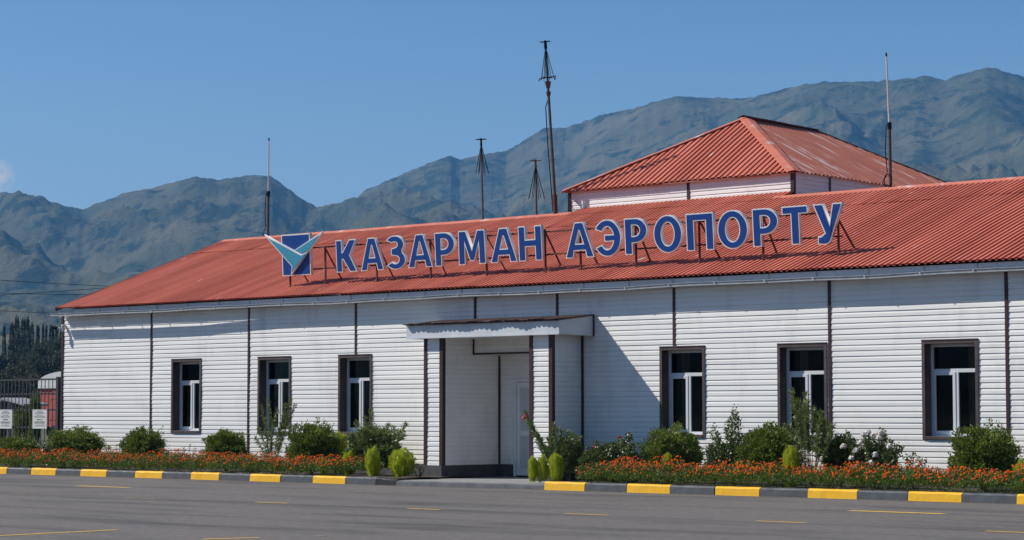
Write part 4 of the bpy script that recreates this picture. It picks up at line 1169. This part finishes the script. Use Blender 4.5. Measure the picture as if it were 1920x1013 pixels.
kochia(617, 656, 810, 35.2, 'round lime green shrub half hidden between two bushes left of the porch')
kochia(684, 714, 838, 33.9, 'slim egg shaped lime green shrub before the narrow leaved bush left of the porch')
kochia(728, 779, 840, 34.1, 'widest lime green shrub, beside the left column of the porch')
kochia(600, 613, 858, 33.75, 'tiny lime green shrub among the marigolds left of the porch')
kochia(989, 1009, 855, 33.75, 'leftmost of the three narrow lime green shrubs at the right side of the porch')
kochia(1006, 1028, 854, 33.85, 'middle one of the three narrow lime green shrubs at the right side of the porch')
kochia(1027, 1057, 850, 33.95, 'rightmost and widest of the three lime green shrubs at the right side of the porch')
kochia(1241, 1262, 849, 34.2, 'small lime green shrub before the bush under the first window right of the porch')
kochia(1467, 1498, 837, 34.0, 'upright lime green shrub before the large bush and the tall oleander')
kochia(1900, 1935, 862, 34.4, 'lime green shrub cut by the right edge of the photograph')
kochia(640, 668, 846, 34.3, 'loose lime green shrub low in front of the narrow leaved bush left of the porch')
kochia(16, 36, 857, 34.3, 'tiny lime green tuft in the flower bed near the fence')
kochia(462, 480, 852, 34.3, 'small yellow green tuft behind the marigolds under the second window')

def shoots(name, base, tips, label, cat, m, L, W, whorl, seed, flowers=None, gap=.05, start=.35, r=.009, droop=.05, group=None):
    """a loose shrub: stems that end at the given tips, leaves along them, blossoms as parts"""
    rnd = random.Random(seed); base = Vector(base); e_ = empty(name, base, label, cat, group)
    for t in tips:
        t = Vector(t); st = MB(); pts = []
        b0 = base+Vector((rnd.uniform(-.05,.05), rnd.uniform(-.04,.04), -.02)); bow = Vector((rnd.uniform(-.08,.08), rnd.uniform(-.05,.05), 0))
        for k in range(9):
            u = k/8; pts.append(b0.lerp(t, u)+bow*math.sin(PI*u)+Vector((0, 0, droop*math.sin(PI*u))))
        st.tube(pts, r, 5, r*.35, cap=False); stem = st.build('stem', M['stem'], e_)
        fo = MB(); ln = (t-b0).length; n = int(ln/gap)
        for i in range(n+1):
            u = start+(1-start)*i/max(1, n); k = min(7, int(u*8)); p = pts[k].lerp(pts[k+1], u*8-k); ax = (pts[k+1]-pts[k]).normalized()
            if whorl:
                for j in range(4): 
                    v = (ax*rnd.uniform(.5,1.2)+rdir(rnd)*.9); leaf(fo, p, v, L*rnd.uniform(.7,1.2), W, rnd)
            else:
                for j in range(5):
                    q = p+rdir(rnd)*rnd.uniform(.02, .09); leaf(fo, q, rdir(rnd)+Vector((0,0,-.2)), L*rnd.uniform(.7,1.2), W, rnd)
        for j in range(9 if whorl else 3): leaf(fo, pts[-1], ax*rnd.uniform(.5,1)+rdir(rnd)*.7, L*rnd.uniform(.7,1.1), W, rnd)
        fo.build('leaves', M[m], e_)
    for (p, rad, fm) in (flowers or []):
        fb = MB(); p = Vector(p)
        for i in range(34):
            v = rdir(rnd, -.3); c = p+v*rad*.35*rnd.random(); s1 = v.orthogonal().normalized(); s2 = v.cross(s1).normalized()
            aa = rnd.uniform(0, 6.3); s1, s2 = s1*math.cos(aa)+s2*math.sin(aa), s2*math.cos(aa)-s1*math.sin(aa)
            q = c+v*rad*.55; h = rad*.45
            fb.face([q-s1*h, q-s2*h+v*h*.3, q+s1*h, q+s2*h+v*h*.3])
        fb.build('blossom', M[fm], e_)
    return e_
def UP(px, py, D): return tuple(U(px, py, D))
def base(px, D): p = U(px, 860, D); return (p.x, D, ZB)
def tipset(l, D, rnd): return [UP(px, py, D+rnd.uniform(-.3, .25)) for px, py in l]
rn = random.Random(11)
shoots('oleander', base(508, 34.6), tipset([(491,764),(503,752),(519,770),(545,752),(552,762),(486,806),(531,780),(512,790),(480,822),(498,806),(524,806),(536,760)], 34.8, rn),
       'sparse oleander with narrow leaves before the second window from the left', 'oleander', 'olea', .10, .020, True, 1, gap=.036, start=.30)
shoots('oleander', base(705, 34.8), tipset([(684,786),(696,772),(668,792),(728,798),(760,796),(738,802),(720,806),(757,818),(690,798)], 35.2, rn),
       'oleander shoots rising before the third window from the left', 'oleander', 'olea', .11, .020, True, 2, gap=.05, start=.65)
shoots('oleander', base(1040, 34.5), tipset([(986,776),(990,792),(1001,806),(1012,822),(1038,798),(1045,806),(1052,812),(1064,812),(1076,820),(1085,822),(1030,826),(1020,836),(1043,826),(1058,830),(1070,835)], 34.75, rn),
       'oleander with one pink blossom leaning across the right column of the porch', 'oleander', 'olea', .11, .022, True, 3,
       flowers=[(UP(984,784,34.6), .055, 'pink_petal'), (UP(986,778,34.62), .04, 'pink_petal')], gap=.032, start=.30)
shoots('oleander', base(1522, 34.5), tipset([(1485,734),(1488,758),(1497,752),(1510,742),(1514,756),(1524,768),(1530,778),(1538,776),(1545,790),(1552,796),(1500,772),(1508,764),(1478,800),(1535,800),(1560,800)], 34.75, rn),
       'tallest oleander, leafy above and bare below, before the second window right of the porch', 'oleander', 'olea', .12, .021, True, 4, gap=.034, start=.42)
red = [(1119,831),(1115,839),(1143,845),(1162,821),(1124,848)]
shoots('rose_bush', base(1140, 34.5), tipset([(1119,834),(1115,842),(1143,848),(1162,824),(1182,816),(1186,832),(1192,850),(1100,846),(1128,840),(1150,834),(1172,836),(1108,856),(1134,858),(1160,850),(1176,858),(1092,862)]*2, 34.75, rn),
       'red rose bush with dark red blooms just right of the porch', 'rose bush', 'rosel', .055, .036, False, 5, flowers=[(UP(x, y, 34.6), .042, 'red_petal') for x, y in red], gap=.022, start=.15)
shoots('rose_bush', base(1372, 34.7), tipset([(1380,766),(1374,778),(1384,786),(1366,792),(1360,806),(1338,800),(1332,812),(1346,820),(1330,838),(1352,836),(1370,812),(1384,818),(1326,856),(1348,850),(1390,838),(1366,840),(1340,862),(1400,850)], 34.9, rn),
       'tall straggling rose with one high arching shoot between the two windows right of the porch', 'rose bush', 'rosel', .05, .036, False, 6, gap=.026, start=.2)
wf = [(1628,812),(1636,818),(1620,816),(1597,860),(1606,876),(1641,854),(1648,822),(1605,846),(1652,812),(1668,838),(1582,838),(1615,830),(1634,868)]
shoots('rose_bush', base(1636, 34.6), tipset([(1628,814),(1620,820),(1640,822),(1654,806),(1660,818),(1672,828),(1682,836),(1690,842),(1612,836),(1600,848),(1664,846),(1676,860),(1646,840),(1632,846),(1618,856),(1655,858),(1590,812),(1583,818)]*2, 34.75, rn),
       'white rose bush with pale blooms left of the rightmost window', 'rose bush', 'rosel', .05, .034, False, 7, flowers=[(UP(x, y, 34.5), .065, 'white_petal') for x, y in wf], gap=.026, start=.2)
shoots('rose_bush', base(1716, 34.8), tipset([(1700,860),(1712,852),(1724,858),(1735,864),(1706,866)], 34.9, rn),
       'small low rose with tiny pink buds below the rightmost window', 'rose bush', 'rosel', .045, .03, False, 8, flowers=[(UP(x, y, 34.8), .022, 'pink_petal') for x, y in ((1712,850),(1724,858),(1702,862))], gap=.04, start=.3)
shoots('rose_bush', base(96, 34.3), tipset([(100,824),(90,836),(108,838),(82,838),(76,832)], 34.4, rn),
       'loose pale green plant with a pink bloom beside the corner bush at left', 'rose bush', 'rosel', .05, .034, False, 9, flowers=[(UP(100,821,34.4), .04, 'pink_petal'), (UP(84,832,34.4), .03, 'white_petal')], gap=.025, start=.2)
shoots('weed', base(232, 34.9), tipset([(192,824),(218,836),(228,830),(200,842),(305,800),(316,836)], 35.1, rn),
       'thin weeds standing against the wall beside the bush below the first wall strip', 'weed', 'olea', .05, .012, True, 10, gap=.06, start=.3, r=.005)
shoots('weed', base(356, 35.2), tipset([(356,836),(345,842),(366,842),(332,846),(378,846),(322,850)], 35.3, rn),
       'low grassy weeds below the first window from the left', 'weed', 'olea', .06, .012, True, 12, gap=.05, start=.1, r=.004)
shoots('weed', base(786, 34.4), tipset([(783,872),(778,862),(792,876),(770,870)], 34.4, rn),
       'low dark plant in the corner between the lime shrub and the porch column', 'weed', 'olea', .07, .02, True, 13, gap=.04, start=.1, r=.005)

# marigolds: ground cover nobody could count
def marigolds(name, x0, x1, seed, label):
    rnd = random.Random(seed); mb = MB(); x = x0; plants = []
    while x < x1:
        for row, (dy, h) in enumerate(((.21, .29), (.42, .37), (.66, .42), (.92, .44), (1.12, .42))):
            plants.append((x+rnd.uniform(-.08,.08), DK+dy+rnd.uniform(-.05,.05), h*rnd.uniform(.80,1.14)*(1+.22*noise.noise((x*.8, row, seed)))))
        x += .21
    for (px_, py_, h) in plants:
        fl = max(-.3, .5+2.0*noise.noise((px_*1.1, py_*2, seed+5))); rr_ = rnd.uniform(.15,.20)
        for i in range(230):
            v = rdir(rnd, -.2); q = rnd.uniform(.55, 1)
            c = Vector((px_+v.x*rr_*q, py_+v.y*rr_*q, ZB+h*.42+v.z*h*.55*q)); c.z = max(c.z, ZB)
            mb.cur = 0; leaf(mb, c, v*.4+Vector((0,0,.6))+rdir(rnd)*.8, rnd.uniform(.03,.06), rnd.uniform(.010,.018), rnd)
        if py_ < DK+.34:
            for i in range(110):
                c = Vector((px_+rnd.uniform(-.12,.12), DK+.165+rnd.uniform(0,.10), ZB+rnd.uniform(0,.20)))
                mb.cur = 0; leaf(mb, c, Vector((0,-.35,.5))+rdir(rnd)*.8, rnd.uniform(.03,.06), rnd.uniform(.012,.020), rnd)
        for i in range(int(max(1, (5+8*fl)*(.35 if h < .31 else 1)))):
            v = rdir(rnd, .05); v.z = abs(v.z)**.4; 
            if v.y > .4: v.y *= -1
            c = Vector((px_+v.x*rr_*1.05, py_+v.y*rr_*1.05, ZB+h*.48+v.z*h*.56)); r = rnd.uniform(.015,.025); mb.cur = 1 if rnd.random() < .60 else 2
            up = (Vector((rnd.uniform(-.4,.4), -.45+rnd.uniform(-.3,.3), 1))).normalized(); s1 = up.orthogonal().normalized(); s2 = up.cross(s1)
            k = len(mb.v)
            for (rad, zz) in ((r, 0), (r*.75, r*.55), (r*.25, r*.75)):
                for j in range(6):
                    t = 2*PI*j/6+zz*30; mb.v.append(tuple(c+(s1*math.cos(t)+s2*math.sin(t))*rad*rnd.uniform(.85,1.1)+up*zz))
            for ring in range(2):
                for j in range(6): mb.f.append((k+ring*6+j, k+ring*6+(j+1)%6, k+ring*6+6+(j+1)%6, k+ring*6+6+j)); mb.m.append(mb.cur)
            mb.f.append(tuple(k+12+j for j in range(6))); mb.m.append(mb.cur)
    tag(mb.build(name, [M['mari'], M['flo'], M['flo2']]), label, 'flowers', None, 'stuff')
marigolds('marigolds', -50.5, XPL-1.9, 1, 'band of orange marigolds behind the kerb left of the porch')
marigolds('marigolds', XPR+.75, -14.5, 2, 'band of orange marigolds behind the kerb right of the porch')

# ------------------------------------------------------------------ trees far behind the fence
def tree_meshes(kind, seed):
    rnd = random.Random(seed); cr = MB(); tk = MB()
    if kind == 'poplar':
        tk.tube([(0,0,0),(0,0,.5),(0,0,.92)], .016, 6, .004)
        for i in range(420):
            z = rnd.uniform(.10, 1.0); w = .105*min(1, (z-.04)*4)*(1-max(0, (z-.45))/.62)**.8+.008
            a = rnd.uniform(0, 6.3); w *= 1+.35*noise.noise((math.cos(a)*1.5, math.sin(a)*1.5, z*7+seed))
            c = Vector((w*math.cos(a), w*math.sin(a), z))
            for j in range(7):
                leaf(cr, c+Vector((rnd.gauss(0,.011), rnd.gauss(0,.011), rnd.gauss(0,.016))), Vector((math.cos(a)*.4, math.sin(a)*.4, 1))+rdir(rnd)*.7, .030, .016, rnd)
    else:
        tk.tube([(0,0,0),(.02,0,.3),(0,0,.6)], .03, 6, .01)
        for k in range(6): 
            a = k*1.05; tk.tube([(0,0,.25), (.2*math.cos(a), .2*math.sin(a), .6)], .012, 5, .005)
        for i in range(430):
            v = rdir(rnd, -.6); f = 1+.5*noise.noise(v*1.7+Vector((seed*2, 0, 0)))
            q = 1-abs(rnd.gauss(0,.15)); c = Vector((v.x*.40*f*q, v.y*.40*f*q, .56+v.z*.44*f*q))
            for j in range(8):
                leaf(cr, c+Vector((rnd.gauss(0,.03), rnd.gauss(0,.03), rnd.gauss(0,.03))), v+rdir(rnd), .055, .035, rnd)
    return cr, tk
TRS = {('poplar', 0): tree_meshes('poplar', 1), ('poplar', 1): tree_meshes('poplar', 2), ('willow', 0): tree_meshes('willow', 3), ('willow', 1): tree_meshes('willow', 4)}
tsrc = {}
def tree(kind, px, pyt, D, wpx, label, group):
    t = U(px, pyt, D); h = t.z; key = (kind, int(px) % 2)
    w = across(0, wpx, t)
    e_ = empty(kind+'_tree', (t.x, D, 0), label, 'tree', group)
    if key in tsrc: c, k = tsrc[key][0].copy(), tsrc[key][1].copy(); col.objects.link(c); col.objects.link(k)
    else:
        c = TRS[key][0].build('crown', M[kind]); k = TRS[key][1].build('trunk', M['bark']); tsrc[key] = (c, k)
    c.parent = e_; k.parent = e_; u = .21 if kind == 'poplar' else .8
    e_.scale = (w/u, w/u, h); e_.rotation_euler.z = px
pops = [(-32,612,22),(-12,604,18),(8,616,10),(22,612,14),(32,600,16),(44,604,16),(52,602,14),(60,612,12),(71,614,11),(81,612,7),(87,614,7),(97,614,14),(106,620,12),(116,612,12)]
for i, (px, py, w) in enumerate(pops):
    inv = 0 <= px <= 115
    tree('poplar', px, py, 235+7*(i % 3), w*1.0, 'slender dark poplar, %s from the left in the row beyond the fence' % ORD[i-2] if inv else 'dark poplar of the row beyond the fence, %s hidden outside the view' % ORD[i], 'poplars beyond the fence')
wil = [(-20,660,40),(6,672,34),(28,668,30),(50,668,30),(72,650,28),(92,644,26),(112,640,30),(20,690,34),(46,684,30),(66,672,30),(88,676,32),(108,668,30),(0,700,36),(36,712,34),(62,708,34),(90,716,34),(116,700,34),(-24,706,40)]
rows = ['upper', 'middle', 'lower']
ci = {}
for i, (px, py, w) in enumerate(wil):
    rw = 0 if i < 7 else (1 if i < 12 else 2); inv = 0 <= px <= 112
    k = sorted(p for j, (p, _, _) in enumerate(wil) if (0 if j < 7 else (1 if j < 12 else 2)) == rw and 0 <= p <= 112)
    tree('willow', px, py, (205, 170, 140)[rw]+2*(i % 3), w*1.25, 'grey green bushy tree, %s from the left in the %s row below the poplars' % (ORD[k.index(px)], rows[rw]) if inv else 'grey green tree of the %s row, mostly hidden outside the view, %s such' % (rows[rw], ORD[i]), 'bushy trees below the poplars')
for i, (px, py, w, lab) in enumerate(((44,772,36,'light green shrub behind the fence left of the red wagon'),(66,745,22,'tall green shrub beside the red wagon behind the fence'),(-4,790,30,'green shrub behind the fence at the left edge'),(104,806,24,'low dark shrub before the wheels of the red wagon'))):
    D = 58; t = U(px, py, D); a, b = U(px-w/2, py, D), U(px+w/2, py, D)
    e_ = empty('shrub', (t.x, D, 0), lab, 'shrub'); f_ = bpy.data.objects.new('foliage', BV[i % 4][0].v and bush_src[i % 2][1].data); col.objects.link(f_); f_.parent = e_
    s_ = bpy.data.objects.new('stem', bush_src[i % 2][2].data); col.objects.link(s_); s_.parent = e_
    e_.scale = (across(0, w, t), across(0, w, t), t.z)

# ------------------------------------------------------------------ air
hz = bpy.data.materials.new('haze'); hz.use_nodes = True
n_, l_ = hz.node_tree.nodes, hz.node_tree.links
n_.remove(n_["Principled BSDF"]); pv = n_.new("ShaderNodeVolumePrincipled")
pv.inputs["Color"].default_value = (.16, .50, 1.0, 1); pv.inputs["Density"].default_value = 0.98e-4; pv.inputs["Anisotropy"].default_value = 0.0
l_.new(pv.outputs[0], n_["Material Output"].inputs["Volume"])
mb = MB(); mb.box((-7900,-7900,-1.02), (7900,7900,ZMAX+12)); ho = mb.build('haze', hz); tag(ho, kind='stuff')
